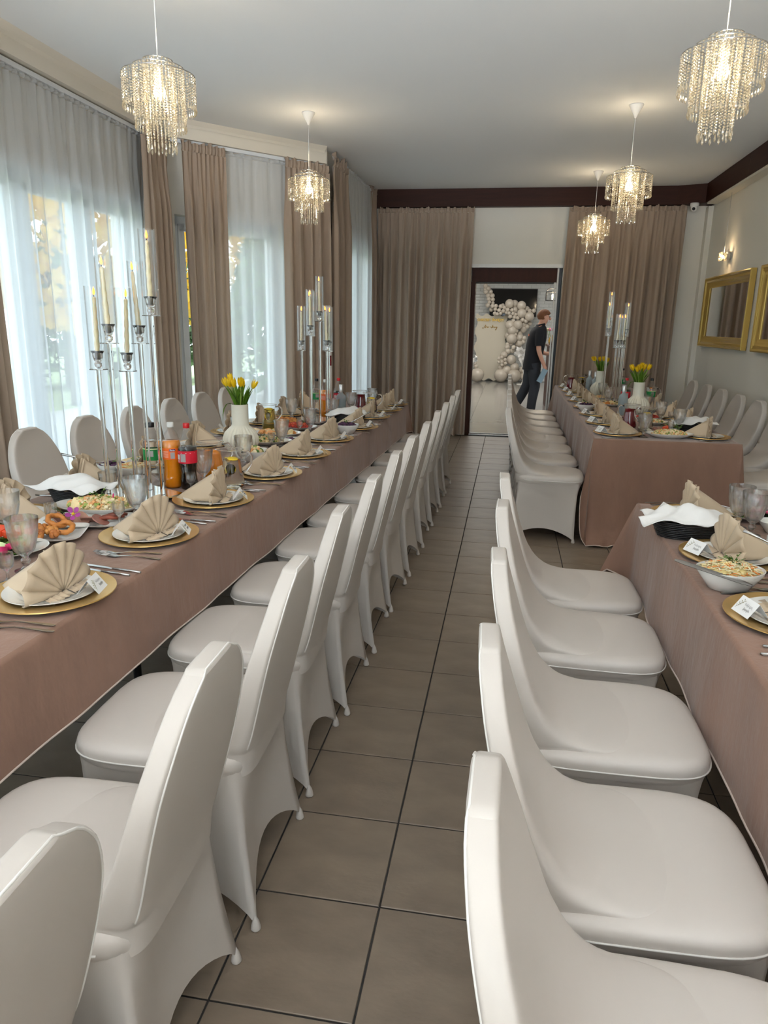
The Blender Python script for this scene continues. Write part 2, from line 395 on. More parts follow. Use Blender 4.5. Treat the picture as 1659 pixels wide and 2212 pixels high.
# floor: grout bed, one tile object per tile along the aisle, the rest joined
TP = 0.34411; TX = -0.25736; TY = 1.24258
floor = struct(build(MB().box((-0.45, 2.22, -0.053), (6.6, 16.5, 0.1)), 'floor', M['grout'], smooth=False))
def tile_mb(w_, h_, t=0.008, b=0.0015):
    a, c = w_ / 2, h_ / 2
    mbx = MB(); vs = [(-a, -c, -t), (a, -c, -t), (a, c, -t), (-a, c, -t), (-a, -c, -b), (a, -c, -b), (a, c, -b), (-a, c, -b),
                      (-a + b, -c + b, 0), (a - b, -c + b, 0), (a - b, c - b, 0), (-a + b, c - b, 0)]
    fs = [(8, 9, 10, 11)] + [(i, (i + 1) % 4, 4 + (i + 1) % 4, 4 + i) for i in range(4)] + [(4 + i, 4 + (i + 1) % 4, 8 + (i + 1) % 4, 8 + i) for i in range(4)]
    return mbx.add(vs, fs)
tile_me = tile_mb(TP - 0.0055, TP - 0.0055).mesh('tile', M['tile'], smooth=False)
rest = MB(); one = tile_mb(TP - 0.004, TP - 0.004)
for i in range(-9, 8):
    for j in range(-21, 26):
        x = TX + (i + 0.5) * TP; y = TY + (j + 0.5) * TP
        if x < -3.1 or x > 2.3: continue
        if y > 6.6 and x < -3.1 + (y - 6.6) * 0.9 and x < -1.9: continue
        if -4 <= i <= 4 and y > 0.75 and not (i >= 3 and y < 3.0):
            obj('tile', tile_me, floor, (x, y, 0))
        else:
            rest.add([(px + x, py + y, pz) for px, py, pz in one.v], one.f)
ro = build(rest, 'tile_field', M['tile'], floor, smooth=False); ro['kind'] = 'stuff'

# soffit fascia above the curtains with a cove, and the white rails under it
mb = MB()
mb.box((-3.19, 0.2, 3.165), (0.12, 12.6, 0.15))
c = Vector((-2.52, 7.14, 0)); mb.box((-2.55, 7.19, 3.165), (1.68, 0.12, 0.15), rz=math.atan2(DD.y, DD.x))
struct(build(mb, 'trim_1', M['fascia'], smooth=False))
mb = MB()
for (p, q, nrm) in (((-3.13, -6), (-3.13, 6.50), (1, 0)), ((-3.07, 6.51), (-1.96, 7.745), (DN.x, DN.y))):
    p = Vector((*p, 0)); q = Vector((*q, 0)); nv = Vector((*nrm, 0))
    for (a0, z0), (a1, z1) in (((0, 3.185), (0.012, 3.205)), ((0.012, 3.205), (0.05, 3.24))):
        mb.add([p + nv * a0 + Vector((0, 0, z0)), q + nv * a0 + Vector((0, 0, z0)), q + nv * a1 + Vector((0, 0, z1)), p + nv * a1 + Vector((0, 0, z1))], [(0, 1, 2, 3)])
struct(build(mb, 'trim_2', M['fascia'], smooth=False))

# dark walnut beams under the ceiling on the back and mirror walls
mb = MB(); mb.box((-0.01, 10.19, 3.13), (3.94, 0.12, 0.22)); struct(build(mb, 'trim_3', M['beam'], smooth=False))
mb = MB(); mb.prism([(1.955, 10.13), (2.27, 10.0), (2.40, 10.0), (2.40, 10.25), (1.955, 10.25)], 3.02, 3.24); struct(build(mb, 'trim_4', M['beam'], smooth=False))
for (ya, yb, nm) in ((8.35, 10.0, 'trim_5'), (-6.0, 8.345, 'trim_6')):
    mb = MB(); mb.box((2.335, (ya + yb) / 2, 3.13), (0.13, yb - ya, 0.22)); struct(build(mb, nm, M['beam_y'], smooth=False))
mb = MB(); mb.box((2.338, 2.0, 3.008), (0.118, 15.9, 0.024)); struct(build(mb, 'trim_7', M['fascia'], smooth=False))
# flat pilaster strip beside the mirror-wall corner
mb = MB(); mb.box((2.37, 10.18, 1.5), (0.06, 0.14, 3.0)); struct(build(mb, 'trim_8', M['wall'], smooth=False))

# windows
def window(name, p0, d, out, width, zb, zt, mull):
    """frame bars, mullions and panes; p0 = start on inner wall face"""
    p0 = Vector((p0[0], p0[1], 0)); d = Vector((d[0], d[1], 0)); o = Vector((out[0], out[1], 0)); rz = math.atan2(d.y, d.x)
    root = bpy.data.objects.new(name, None); COL.objects.link(root); struct(root)
    base = p0 + o * 0.16; fwid = 0.09
    fr = MB()
    def bar(s0, s1, za, zb_, dep=0.07, off=0.0):
        c = base + d * (s0 + s1) / 2 + o * off; fr.box((c.x, c.y, (za + zb_) / 2), (s1 - s0, dep, zb_ - za), rz=rz)
    bar(0, fwid, zb, zt); bar(width - fwid, width, zb, zt); bar(0, width, zt - fwid, zt); bar(0, width, zb, zb + fwid)
    for s in mull: bar(s - 0.055, s + 0.055, zb, zt)
    edges = [0] + list(mull) + [width]
    for a, b in zip(edges[:-1], edges[1:]):       # inner sash
        a2, b2 = a + 0.075, b - 0.075
        bar(a2, a2 + 0.06, zb + 0.07, zt - 0.07, 0.05, -0.03); bar(b2 - 0.06, b2, zb + 0.07, zt - 0.07, 0.05, -0.03)
        bar(a2, b2, zt - 0.13, zt - 0.07, 0.05, -0.03); bar(a2, b2, zb + 0.07, zb + 0.13, 0.05, -0.03)
    build(fr, 'window_frame', M['upvc'], root, smooth=False)
    for a, b in zip(edges[:-1], edges[1:]):
        c = base + d * (a + b) / 2; pm = MB().box((c.x, c.y, (zb + zt) / 2), (b - a - 0.2, 0.012, zt - zb - 0.2), rz=rz)
        build(pm, 'pane', M['pane'], root, smooth=False)
    return root
window('window_1', (-3.25, 3.9), (0, 1), (-1, 0), 2.4, 0.12, 2.5, [0.85, 1.62])
q = Vector((-3.25, 6.522, 0)) + DD * 0.20
window('window_2', (q.x, q.y), (DD.x, DD.y), (-0.745, 0.667), 1.16, 0.12, 2.47, [])
window('window_3', (-1.98, 8.29), (0, 1), (-1, 0), 1.6, 0.12, 2.5, [0.8])
window('window_4', (-3.25, -0.2), (0, 1), (-1, 0), 2.8, 0.12, 2.5, [0.93, 1.87])  # extra window out of view, added for more fill from the sky

# doorway: head rail, dark lining, pale sliding-leaf edge
door = bpy.data.objects.new('door_1', None); COL.objects.link(door); struct(door)
build(MB().box((0.03, 10.235, 2.292), (1.22, 0.05, 0.045)), 'head_rail', M['white_plastic'], door, smooth=False)
build(MB().box((0.02, 10.40, 2.18), (1.14, 0.26, 0.18)), 'lintel', M['dark_wood'], door, smooth=False)
build(MB().box((-0.53, 10.40, 1.045), (0.06, 0.26, 2.09)), 'jamb', M['dark_wood'], door, smooth=False)
build(MB().box((0.02, 10.40, 2.083), (1.04, 0.20, 0.012)), 'track', M['grout2'], door, smooth=False)
mb = MB(); mb.box((0.555, 10.30, 1.135), (0.018, 0.05, 2.27)); mb.box((0.585, 10.29, 1.135), (0.022, 0.05, 2.27))
build(mb, 'leaf_edge', M['white_plastic'], door, smooth=False)
build(MB().box((0.615, 10.36, 1.135), (0.04, 0.14, 2.27)), 'leaf', M['black_plastic'], door, smooth=False)
build(MB().box((0.04, 10.30, 0.006), (1.2, 0.035, 0.012)), 'threshold', M['alu'], door, smooth=False)
build(MB().box((0.04, 10.45, 0.006), (1.2, 0.03, 0.012)), 'threshold', M['alu'], door, smooth=False)

# ------------------------------------------------------------------ the reception room beyond the doorway
BY = 20.86
floor2 = struct(build(MB().box((0, 15.72, -0.054), (7.0, 10.55, 0.1)), 'floor_reception', M['grout2'], smooth=False))
t2 = tile_mb(0.797, 1.197).mesh('tile', M['tile2'], smooth=False)
for i in range(-3, 4):
    for j in range(9): obj('tile', t2, floor2, (0.24 + i * 0.8 - 0.4, 11.07 + j * 1.2, 0))
struct(build(MB().box((0, 15.7, 3.25), (7.0, 10.5, 0.1)), 'ceiling_reception', M['ceiling'], smooth=False))
struct(build(MB().box((-3.4, 15.7, 1.6), (0.2, 10.5, 3.2)), 'wall_left_reception', M['wall'], smooth=False))
struct(build(MB().box((3.4, 15.7, 1.6), (0.2, 10.5, 3.2)), 'wall_right_reception', M['wall'], smooth=False))
wb = struct(build(MB().box((0, BY + 0.1, 1.6), (7.0, 0.2, 3.2)), 'wall_back_reception', M['mortar'], smooth=False))
brick_me = MB().box((0, 0, 0), (0.242, 0.02, 0.073)).mesh('brick', M['brick'], smooth=False)
nb = 0
for row in range(11, 37):
    z = 0.06 + row * 0.08
    for k in range(-6, 8):
        x = k * 0.25 + (0.125 if row % 2 else 0)
        if -0.5 < x < 0.58 and 1.86 < z < 2.42: continue
        if -0.85 < x < -0.2 and z < 1.65: continue
        if nb < 298:
            obj('brick', brick_me, wb, (x, BY - 0.008, z)); nb += 1
rb = MB()
for row in range(0, 40):
    for k in range(-14, 15):
        x = k * 0.25 + (0.125 if row % 2 else 0); z = 0.06 + row * 0.08
        if abs(x) < 3.3 and z < 3.15 and not (11 <= row < 37 and -6 <= k < 8): rb.box((x, BY - 0.008, z), (0.242, 0.02, 0.073))
rbo = build(rb, 'brick_field', M['brick'], wb, smooth=False); rbo['kind'] = 'stuff'

# ------------------------------------------------------------------ outdoors, seen through the windows
struct(build(MB().box((-22, 12, -0.25), (37, 60, 0.1)), 'ground_outside', M['grass'], smooth=False))
struct(build(MB().box((-6.0, 9, -0.19), (4.4, 40, 0.06)), 'path_outside', M['asphalt'], smooth=False))
def leafy(mb, c, rx, rz_, n, size, rnd, cone=False):
    for _ in range(n):
        u = rnd.random(); a = rnd.uniform(0, 2 * PI)
        if cone:
            h = rnd.random() ** 0.8; rr = (1 - h) * rx * (0.75 + 0.3 * rnd.random()); p = Vector((c[0] + rr * math.cos(a), c[1] + rr * math.sin(a), c[2] + h * rz_))
        else:
            th = math.acos(1 - 2 * u); k = rnd.uniform(0.55, 1.0) ** 0.5
            p = Vector((c[0] + rx * k * math.sin(th) * math.cos(a), c[1] + rx * k * math.sin(th) * math.sin(a), c[2] + rz_ * k * math.cos(th)))
        e = Vector((rnd.gauss(0, 1), rnd.gauss(0, 1), rnd.gauss(0, 1))).normalized(); g = e.cross(Vector((0.3, 0.5, 0.8))).normalized(); h2 = e.cross(g)
        s = size * rnd.uniform(0.6, 1.3)
        mb.add([p - e * s, p + g * s * 0.6, p + e * s, p - g * s * 0.6 + h2 * s * 0.2], [(0, 1, 2, 3)])
rnd = random.Random(3)
TREES = [(-8.6, 13.5, 'y'), (-11.0, 17.0, 'g'), (-7.2, 17.5, 'y'), (-9.6, 20.0, 'g'), (-6.2, 21.0, 'g'), (-5.2, 15.5, 'g')]
TD = ['golden autumn tree nearest the bay window', 'dark conifer standing between two golden trees', 'golden autumn tree straight beyond the bay window',
      'conifer at the back of the garden by the bay window', 'conifer furthest from the hall outside', 'slim conifer closest to the far window']
for (x, y, k), lab in zip(TREES, TD):
    t = thing('conifer_tree' if k == 'g' else 'autumn_tree', lab, 'tree', (x, y, -0.2), rnd.uniform(0, 6), 'garden trees outside')
    if k == 'g':
        build(MB().tube([(0, 0, 0), (0, 0, 2.2)], [0.14, 0.08], 8), 'trunk', M['bark'], t)
        f_ = MB(); leafy(f_, (0, 0, 0.35), 1.25, 4.2, 1500, 0.2, rnd, True); build(f_, 'crown', M['gleaf'], t, smooth=False)
    else:
        tr = MB().tube([(0, 0, 0), (0.05, 0, 1.4), (0, 0.05, 3.2)], [0.15, 0.11, 0.05], 8)
        for a in range(4): tr.tube([(0.03, 0, 1.5), (math.cos(a * 1.6) * 0.9, math.sin(a * 1.6) * 0.9, 3.0)], [0.06, 0.02], 6)
        build(tr, 'trunk', M['bark'], t)
        f_ = MB(); leafy(f_, (0, 0, 3.2), 1.7, 1.7, 1300, 0.17, rnd); build(f_, 'crown', M['yleaf'], t, smooth=False)
h = thing('low_house', 'pale rendered house with grey roof across the road outside', 'building', (-24.0, 15.0, -0.2), R(25))
build(MB().box((0, 0, 1.6), (6, 9, 3.2)), 'house_wall', M['house'], h, smooth=False)
build(MB().add([(-3.3, -4.8, 3.2), (3.3, -4.8, 3.2), (3.3, 4.8, 3.2), (-3.3, 4.8, 3.2), (0, -4.8, 5.0), (0, 4.8, 5.0)], [(0, 4, 5, 3), (1, 2, 5, 4), (0, 1, 4), (3, 5, 2), (0, 3, 2, 1)]), 'roof', M['grout2'], h, smooth=False)

# ------------------------------------------------------------------ curtains
def curtain(name, p0, p1, z0, z1, folds, amp, seed, m, header=0.05, ruffle=0.03, nz=16, p0b=None, p1b=None, spread=0.0, subf=2.3, per=9, parent=None):
    """gathered cloth along p0->p1 (top) and p0b->p1b (bottom), real folds, gathered rod pocket on top"""
    rn = random.Random(seed)
    P0 = Vector((*p0, 0)); P1 = Vector((*p1, 0)); Q0 = Vector((*(p0b or p0), 0)); Q1 = Vector((*(p1b or p1), 0))
    n = int(folds * per) + 1; d = (P1 - P0).normalized(); nr = Vector((d.y, -d.x, 0))
    ph = [rn.uniform(0, 6.28) for _ in range(6)]; wob = [rn.uniform(-0.6, 0.6) for _ in range(int(folds) + 3)]
    def off(s, zt):
        i = s * folds; k = int(i); wv = wob[k] * (1 - (i - k)) + wob[min(k + 1, len(wob) - 1)] * (i - k)
        main = math.sin(2 * PI * (i + wv * 0.55) + ph[0]) + 0.35 * math.sin(2 * PI * i * 0.5 + ph[1]) + 0.25 * math.sin(2 * PI * i * subf + ph[2])
        topw = math.sin(2 * PI * i * 2.0 + ph[3]) * 0.55 + 0.35 * math.sin(2 * PI * i * 3.1 + ph[4])
        b = min(1.0, (1 - zt) / 0.22); b = b * b * (3 - 2 * b)
        return amp * (main * (0.25 + 0.75 * b) * (0.9 + 0.2 * (1 - zt)) * (0.35 + 0.65 * b) + topw * (1 - b) * 0.75)
    zs = [z0 + (z1 - header - z0) * (j / (nz - 1)) ** 0.85 for j in range(nz)]
    mb = MB()
    def fn(i, j):
        s = i / (n - 1); zt = (zs[j] - z0) / (z1 - z0)
        base = (Q0 * (1 - zt) + P0 * zt) * (1 - s) + (Q1 * (1 - zt) + P1 * zt) * s
        sw = 0.012 * math.sin(2 * PI * s * folds * 0.37 + ph[5]) * (1 - zt)
        p = base + nr * off(s, zt) + d * sw
        return (p.x, p.y, zs[j] + (0.008 * math.sin(s * folds * 4 + ph[1]) if j == 0 else 0))
    mb.grid(n, nz, fn)
    if header > 0:      # rod pocket, tightly gathered, with a frilled edge
        hn = int(folds * 14) + 1; A = amp * 0.35
        def fh(i, j):
            s = i / (hn - 1); z = z1 - header + header * j / 4
            g = A * (0.6 * math.sin(2 * PI * s * folds * 2.7 + ph[2]) + 0.5 * math.sin(2 * PI * s * folds * 4.3 + ph[3]))
            bul = 0.014 * math.sin(PI * j / 4)
            top = 0.0
            if j == 4: top = ruffle * (0.5 + 0.5 * math.sin(2 * PI * s * folds * 1.3 + ph[4])) * (0.6 + 0.4 * math.sin(2 * PI * s * folds * 0.4)); g *= 2.2
            p = P0 * (1 - s) + P1 * s + nr * (g + bul)
            return (p.x, p.y, z + top)
        mb.grid(hn, 5, fh)
    return build(mb, name, m, parent)

def drape(p0, p1, folds, amp, seed, label, z0=0.02, z1=3.06, **k):
    return tag(curtain('drape', p0, p1, z0, z1, folds, amp, seed, M['drape'], **k), label, 'curtain', 'taupe drapes')
def sheer(p0, p1, folds, amp, seed, label, z0=0.03, z1=3.05, **k):
    return tag(curtain('sheer_curtain', p0, p1, z0, z1, folds, amp, seed, M['sheer'], header=0.03, ruffle=0.012, nz=10, **k), label, 'curtain', 'white sheer curtains')

drape((-3.10, 3.62), (-3.09, 4.10), 4, 0.045, 1, 'taupe drape left of the large sheer, cut by the picture edge', p0b=(-3.1, 3.62), p1b=(-3.1, 4.16))
sheer((-3.17, -0.4), (-3.17, 2.8), 18, 0.04, 12, 'unseen white sheer added to soften skylight beside the camera')  # out of view, added to cut the skylight falling on the chairs
sheer((-3.20, 3.9), (-3.20, 6.40), 15, 0.03, 2, 'wide white sheer over the large window behind the tall candelabra')
drape((-3.09, 6.10), (-3.08, 6.50), 4.5, 0.045, 3, 'narrow taupe drape in the corner between large sheer and bay', p0b=(-3.08, 6.00), p1b=(-3.06, 6.46))
drape((-2.99, 6.60), (-2.70, 6.93), 5.0, 0.035, 4, 'taupe drape at the start of the bay, behind the tulips', p0b=(-2.97, 6.62), p1b=(-2.72, 6.91), header=0.07)
sheer((-2.74, 6.98), (-2.24, 7.53), 4.5, 0.022, 5, 'white sheer over the bay window between two taupe drapes')
drape((-2.28, 7.41), (-1.93, 7.80), 4.5, 0.04, 6, 'taupe drape on the bay behind the small pendant lamp', p0b=(-2.26, 7.43), p1b=(-1.92, 7.81), header=0.07, z1=3.07)
drape((-1.90, 7.86), (-1.87, 8.42), 4.5, 0.045, 7, 'ruffle-topped taupe drape after the bay corner', ruffle=0.09, z1=3.15, header=0.06)
sheer((-1.90, 8.36), (-1.88, 9.92), 9, 0.028, 8, 'white sheer over the far window next to the back wall', z1=3.20)
drape((-1.88, 9.82), (-1.86, 10.16), 3.5, 0.04, 9, 'narrow taupe drape in the far window corner', z1=3.2, ruffle=0.06)
drape((-1.83, 10.14), (-0.55, 10.15), 11, 0.045, 10, 'wide taupe drape on the back wall, window side of doorway', z1=3.0, ruffle=0.03, p1b=(-0.57, 10.12))
drape((0.66, 10.15), (2.10, 10.14), 11, 0.045, 11, 'wide taupe drape on the back wall, mirror side of doorway', z1=3.0, ruffle=0.03, p0b=(0.60, 10.10))
for nm, pts, lab in (('curtain_rail', [(-3.19, -5.9, 3.065), (-3.19, 6.46, 3.065)], 'white curtain rail above the large sheer'),
                     ('curtain_rail', [(-3.075, 6.575, 3.072), (-1.995, 7.79, 3.072)], 'white curtain rail across the bay')):
    a, b = Vector(pts[0]), Vector(pts[1]); c = (a + b) / 2; dv = b - a
    mb = MB().box(c, (dv.length, 0.03, 0.03), rz=math.atan2(dv.y, dv.x))
    tag(build(mb, nm, M['upvc'], smooth=False), lab, 'curtain rail')

# ------------------------------------------------------------------ covered banquet chairs
ZB = [0.40, 0.47, 0.484, 0.490, 0.496, 0.506, 0.522, 0.55, 0.60, 0.68, 0.76, 0.84, 0.89, 0.915, 0.93]
XF = [0.13, 0.13, 0.13, 0.10, 0.035, -0.030, -0.082, -0.130, -0.172, -0.208, -0.234, -0.257, -0.269, -0.275, -0.278]
XR = [-0.222, -0.228, -0.230, -0.231, -0.232, -0.234, -0.237, -0.243, -0.254, -0.272, -0.290, -0.308, -0.317, -0.321, -0.322]
WB = [0.190, 0.196, 0.197, 0.197, 0.198, 0.199, 0.200, 0.203, 0.208, 0.212, 0.204, 0.172, 0.134, 0.103, 0.070]
def make_chair():
    t = thing('banquet_chair', '', 'chair')
    mb = MB(); N = 52; zs = [0.42, 0.46, 0.476, 0.484, 0.487, 0.490, 0.493, 0.496, 0.50, 0.505, 0.511, 0.518, 0.526, 0.538, 0.552, 0.57] + [0.60 + 0.33 * j / 17 for j in range(18)]; NZ = len(zs)
    def fn(i, j):
        z = zs[j]; a = 2 * PI * i / N
        f_, r_, wd = crom(ZB, XF, z), crom(ZB, XR, z), crom(ZB, WB, z)
        x, y = superell(a, (f_ - r_) / 2, wd, 7.0 if math.cos(a) < 0 else crom([0.40, 0.50, 0.53, 0.60, 0.68], [2.4, 2.4, 3.0, 5.0, 7.0], z))
        if x > 0:          # gentle hollow across the front of the back
            x -= 0.010 * (1 - (y / wd) ** 2) * min(1, max(0, (z - 0.5) / 0.1)) * (1 if z < 0.88 else max(0, (0.93 - z) / 0.05))
        return ((f_ + r_) / 2 + x, y, z)
    mb.grid(N, NZ, fn, True)
    def cap(i, j):
        a = 2 * PI * i / N; k = (1.0, 0.93, 0.75, 0.4, 0.0)[j]; x, y = superell(a, 0.022 * k, 0.070 * (k if j > 1 else (1.0, 0.95)[j]), 7.0); return (-0.300 + x, y, 0.93 + (0, 0.005, 0.008, 0.009, 0.009)[j])
    mb.grid(N, 5, cap, True)
    build(mb, 'backrest', M['cover'], t)
    mb = MB(); N = 44; lev = [(0.425, 0.965), (0.438, 0.99), (0.45, 1.0), (0.464, 1.0), (0.475, 0.985), (0.482, 0.955), (0.487, 0.90), (0.490, 0.80), (0.492, 0.6), (0.4925, 0.3), (0.4926, 0.0)]
    def fs(i, j):
        a = 2 * PI * i / N; x, y = superell(a, 0.248, 0.222, 5.0 if math.cos(a) < 0 else 4.2); z, k = lev[j]; return (0.022 + x * k, y * k, z)
    mb.grid(N, len(lev), fs, True); build(mb, 'seat', M['cover'], t)
    # stretched skirt down to four foot pockets
    feet = [(0.225, 0.215), (-0.245, 0.225), (-0.245, -0.225), (0.225, -0.215)]
    sides = [(3, 0, 0.075, 0.055), (0, 1, 0.075, 0.050), (1, 2, 0.11, 0.05), (2, 3, 0.075, 0.050)]   # front, +y, rear, -y : arch, bow
    mb = MB(); NS = 16; K = 12
    def sk(i, j):
        sd = i // NS; s = (i % NS) / NS; a_, b_, arch, bow = sides[sd]
        ang = R(-45 + 90 * sd + 90 * s); x, y = superell(ang, 0.245, 0.219, 5.0 if math.cos(ang) < 0 else 4.2); top = Vector((0.022 + x, y, 0.447))
        A = Vector((*feet[a_], 0)); B = Vector((*feet[b_], 0)); e = (B - A).normalized(); inn = Vector((-e.y, e.x, 0))
        if inn.dot(-(A + B)) < 0: inn = -inn
        bt = A.lerp(B, s) + inn * bow * (math.sin(PI * s) ** 0.9); zb = 0.012 + arch * (math.sin(PI * s) ** 0.75)
        u = j / (K - 1); p = top.lerp(bt, u); z = top.z * (1 - u) + zb * u
        pin = 0.022 * math.sin(PI * u) * (0.35 + 0.65 * math.sin(PI * s))
        rad = Vector((p.x - 0.0, p.y, 0)); p -= rad.normalized() * pin
        return (p.x, p.y, z)
    mb.grid(NS * 4, K, sk, True); build(mb, 'skirt', M['cover'], t)
    for (x, y) in feet:
        build(MB().lathe([(0.0, 0.0), (0.011, 0.0), (0.0135, 0.003), (0.013, 0.009), (0.009, 0.026), (0.0, 0.045)], 12, c=(x * 0.975, y * 0.975, 0)), 'foot_pocket', M['cover'], t)
    ring = []
    for i in range(56):
        a = 2 * PI * i / 56; x, y = superell(a, 0.2495, 0.2235, 5.0 if math.cos(a) < 0 else 4.2)
        if 0.022 + x > -0.17: ring.append((0.022 + x, y, 0.451))
    k = next(i for i in range(len(ring)) if ring[i][1] < 0); ring = ring[k:] + ring[:k]
    build(MB().tube(ring, 0.0022, 6), 'seam', M['seam'], t)
    out = []
    for sgn in (-1, 1):
        l = []
        for q_ in range(30):
            z = 0.505 + (0.928 - 0.505) * q_ / 29; f_, r_ = crom(ZB, XF, z), crom(ZB, XR, z); l.append(((f_ + r_) / 2 - 0.875 * (f_ - r_) / 2, sgn * crom(ZB, WB, z) * 0.940, z))
        out.append(l)
    pts = out[0] + [(-0.317, y, 0.9365) for y in (-0.055, 0.0, 0.055)] + out[1][::-1]
    build(MB().tube(pts, 0.0022, 6), 'seam', M['seam'], t)
    return t
chair = make_chair(); used_chairs = []
rc = random.Random(5)
def row(tops, face, labels, group):
    for (x, y), lab in zip(tops, labels):
        place(chair, used_chairs, (x + 0.31 * face, y, 0), (0 if face > 0 else PI) + rc.uniform(-0.035, 0.035), lab, group)
LT = [(-0.505, 0.59), (-0.500, 1.13), (-0.494, 1.67), (-0.505, 2.22), (-0.49, 2.75), (-0.488, 3.32), (-0.475, 3.85), (-0.462, 4.43), (-0.455, 5.03), (-0.445, 5.61), (-0.438, 6.19), (-0.431, 6.75)]
row(LT, -1, ['white covered chair, %s from the camera on the aisle side of the window table' % ORD[i] for i in range(12)], 'chairs on the aisle side of the window table')
LW = [(-2.60, 3.55), (-2.60, 4.11), (-2.585, 4.67), (-2.57, 5.23), (-2.555, 5.75), (-2.54, 6.28)]
row(LW, 1, ['white covered chair, %s from the camera in the row along the windows' % ORD[i] for i in range(6)], 'chairs along the windows')
RN = [(-0.008, 0.85), (-0.014, 1.335), (-0.004, 1.865), (0.0, 2.43), (0.004, 2.92)]
row(RN, 1, ['white covered chair, %s from the camera beside the near mirror-side table' % ORD[i] for i in range(5)], 'chairs at the near mirror-side table')
RF = [(0.015, 5.38), (0.018, 5.96), (0.02, 6.50), (0.02, 7.04), (0.02, 7.58), (0.02, 8.12), (0.02, 8.66), (0.02, 9.20)]
row(RF, 1, ['white covered chair, %s from the camera on the aisle side of the far mirror-side table' % ORD[i] for i in range(8)], 'chairs on the aisle side of the far mirror-side table')
RM = [(2.16, 5.50), (2.165, 6.08), (2.17, 6.66), (2.17, 7.24), (2.17, 7.82), (2.17, 8.40), (2.165, 8.98)]
row(RM, -1, ['white covered chair, %s from the camera along the mirror wall' % ORD[i] for i in range(7)], 'chairs along the mirror wall')

# ------------------------------------------------------------------ tables and cloths
ZT = 0.765
def cloth(name, x0, x1, y0, y1, hem, amp, seed, loc, rz, label, puddle=False, corner_flare=0.10):
    rn = random.Random(seed); phs = [rn.uniform(0, 6.28) for _ in range(12)]
    per = []      # perimeter points: (pos, normal, side, t, cornerness)
    step = 0.03; rad = 0.012
    def side(p, q, nrm, sid):
        L_ = math.hypot(q[0] - p[0], q[1] - p[1]); n = int(L_ / step)
        for i in range(n + 1):
            t = i / n; per.append(((p[0] + (q[0] - p[0]) * t, p[1] + (q[1] - p[1]) * t), nrm, sid, t, max(0, 1 - min(t * L_, (1 - t) * L_) / 0.20)))
    def corner(p, a0, a1, sid):
        for k in range(1, 8):
            a = R(a0 + (a1 - a0) * k / 8); per.append((p, (math.cos(a), math.sin(a)), sid, k / 8, 1.0 + 0.8 * math.sin(PI * k / 8)))
    side((x0, y0), (x1, y0), (0, -1), 'y0'); corner((x1, y0), -90, 0, 'c1'); side((x1, y0), (x1, y1), (1, 0), 'x1'); corner((x1, y1), 0, 90, 'c2')
    side((x1, y1), (x0, y1), (0, 1), 'y1'); corner((x0, y1), 90, 180, 'c3'); side((x0, y1), (x0, y0), (-1, 0), 'x0'); corner((x0, y0), 180, 270, 'c0')
    n = len(per); K = 14
    def hemz(sid, t): return hem[sid] if sid in hem else 0.45
    near = {'c1': ('y0', 'x1'), 'c2': ('x1', 'y1'), 'c3': ('y1', 'x0'), 'c0': ('x0', 'y0')}
    mb = MB(); arc = 0.0
    lens = [0]
    for i in range(1, n): lens.append(lens[-1] + math.hypot(per[i][0][0] - per[i - 1][0][0], per[i][0][1] - per[i - 1][0][1]) + (0.02 if per[i][4] > 1 else 0))
    def fn(i, j):
        (px, py), (nx, ny), sid, t, cn = per[i]
        if sid in near:
            a, b = near[sid]; hz = hem[a] * (1 - t) + hem[b] * t
        else: hz = hem[sid]
        full = hz < 0.05
        low = min(1.0, max(0, cn)) * 0.0 + (0.085 * (cn - 1) / 0.8 if cn > 1 else 0)
        hz2 = max(0.004, hz - low * (0 if full else 1))
        if j < 3:      # rolled edge
            a = R(90) * j / 2; o = rad * math.sin(a) - rad; z = ZT - rad * (1 - math.cos(a)); return (px + nx * o, py + ny * o, z)
        u = (j - 2) / (K - 3); z = (ZT - rad) * (1 - u) + hz2 * u
        s = lens[i]; am = amp.get(sid, 0.004)
        if sid in near: am = (amp.get(near[sid][0], .004) * (1 - t) + amp.get(near[sid][1], .004) * t)
        wv = am * u * (math.sin(s * 9 + phs[0]) + 0.6 * math.sin(s * 17 + phs[1]) + 0.5 * math.sin(s * 31 + phs[2]) * (1 if full else 0.4))
        o = 0.002 + 0.012 * u + wv + (corner_flare * u * min(1, max(0, cn - 0.35)) * (1.0 if sid in near or cn > 0.35 else 0))
        if full and u > 0.9: o += 0.09 * (u - 0.9) / 0.1 * (0.5 + 0.5 * math.sin(s * 11 + phs[3])); z = max(z, 0.004 + 0.02 * abs(math.sin(s * 23)))
        o = max(o, -0.004)
        return (px + nx * o, py + ny * o, z)
    mb.grid(n, K, fn, True, flip=True)
    # flat top
    ny = max(2, int((y1 - y0) / 0.1)); mb.grid(11, ny, lambda i, j: (x0 + rad + (x1 - x0 - 2 * rad) * i / 10, y0 + rad + (y1 - y0 - 2 * rad) * j / (ny - 1), ZT))
    o = tag(build(mb, name, M['cloth'], smooth=True, sharp=50, loc=loc, rz=rz), label, 'tablecloth', 'dusty rose tablecloths')
    hm = [fn(i, K - 1) for i in range(n)]
    build(MB().tube([(p[0], p[1], p[2]) for p in hm], 0.0035, 5, closed=True), 'hem', M['hem'], o)
    return o
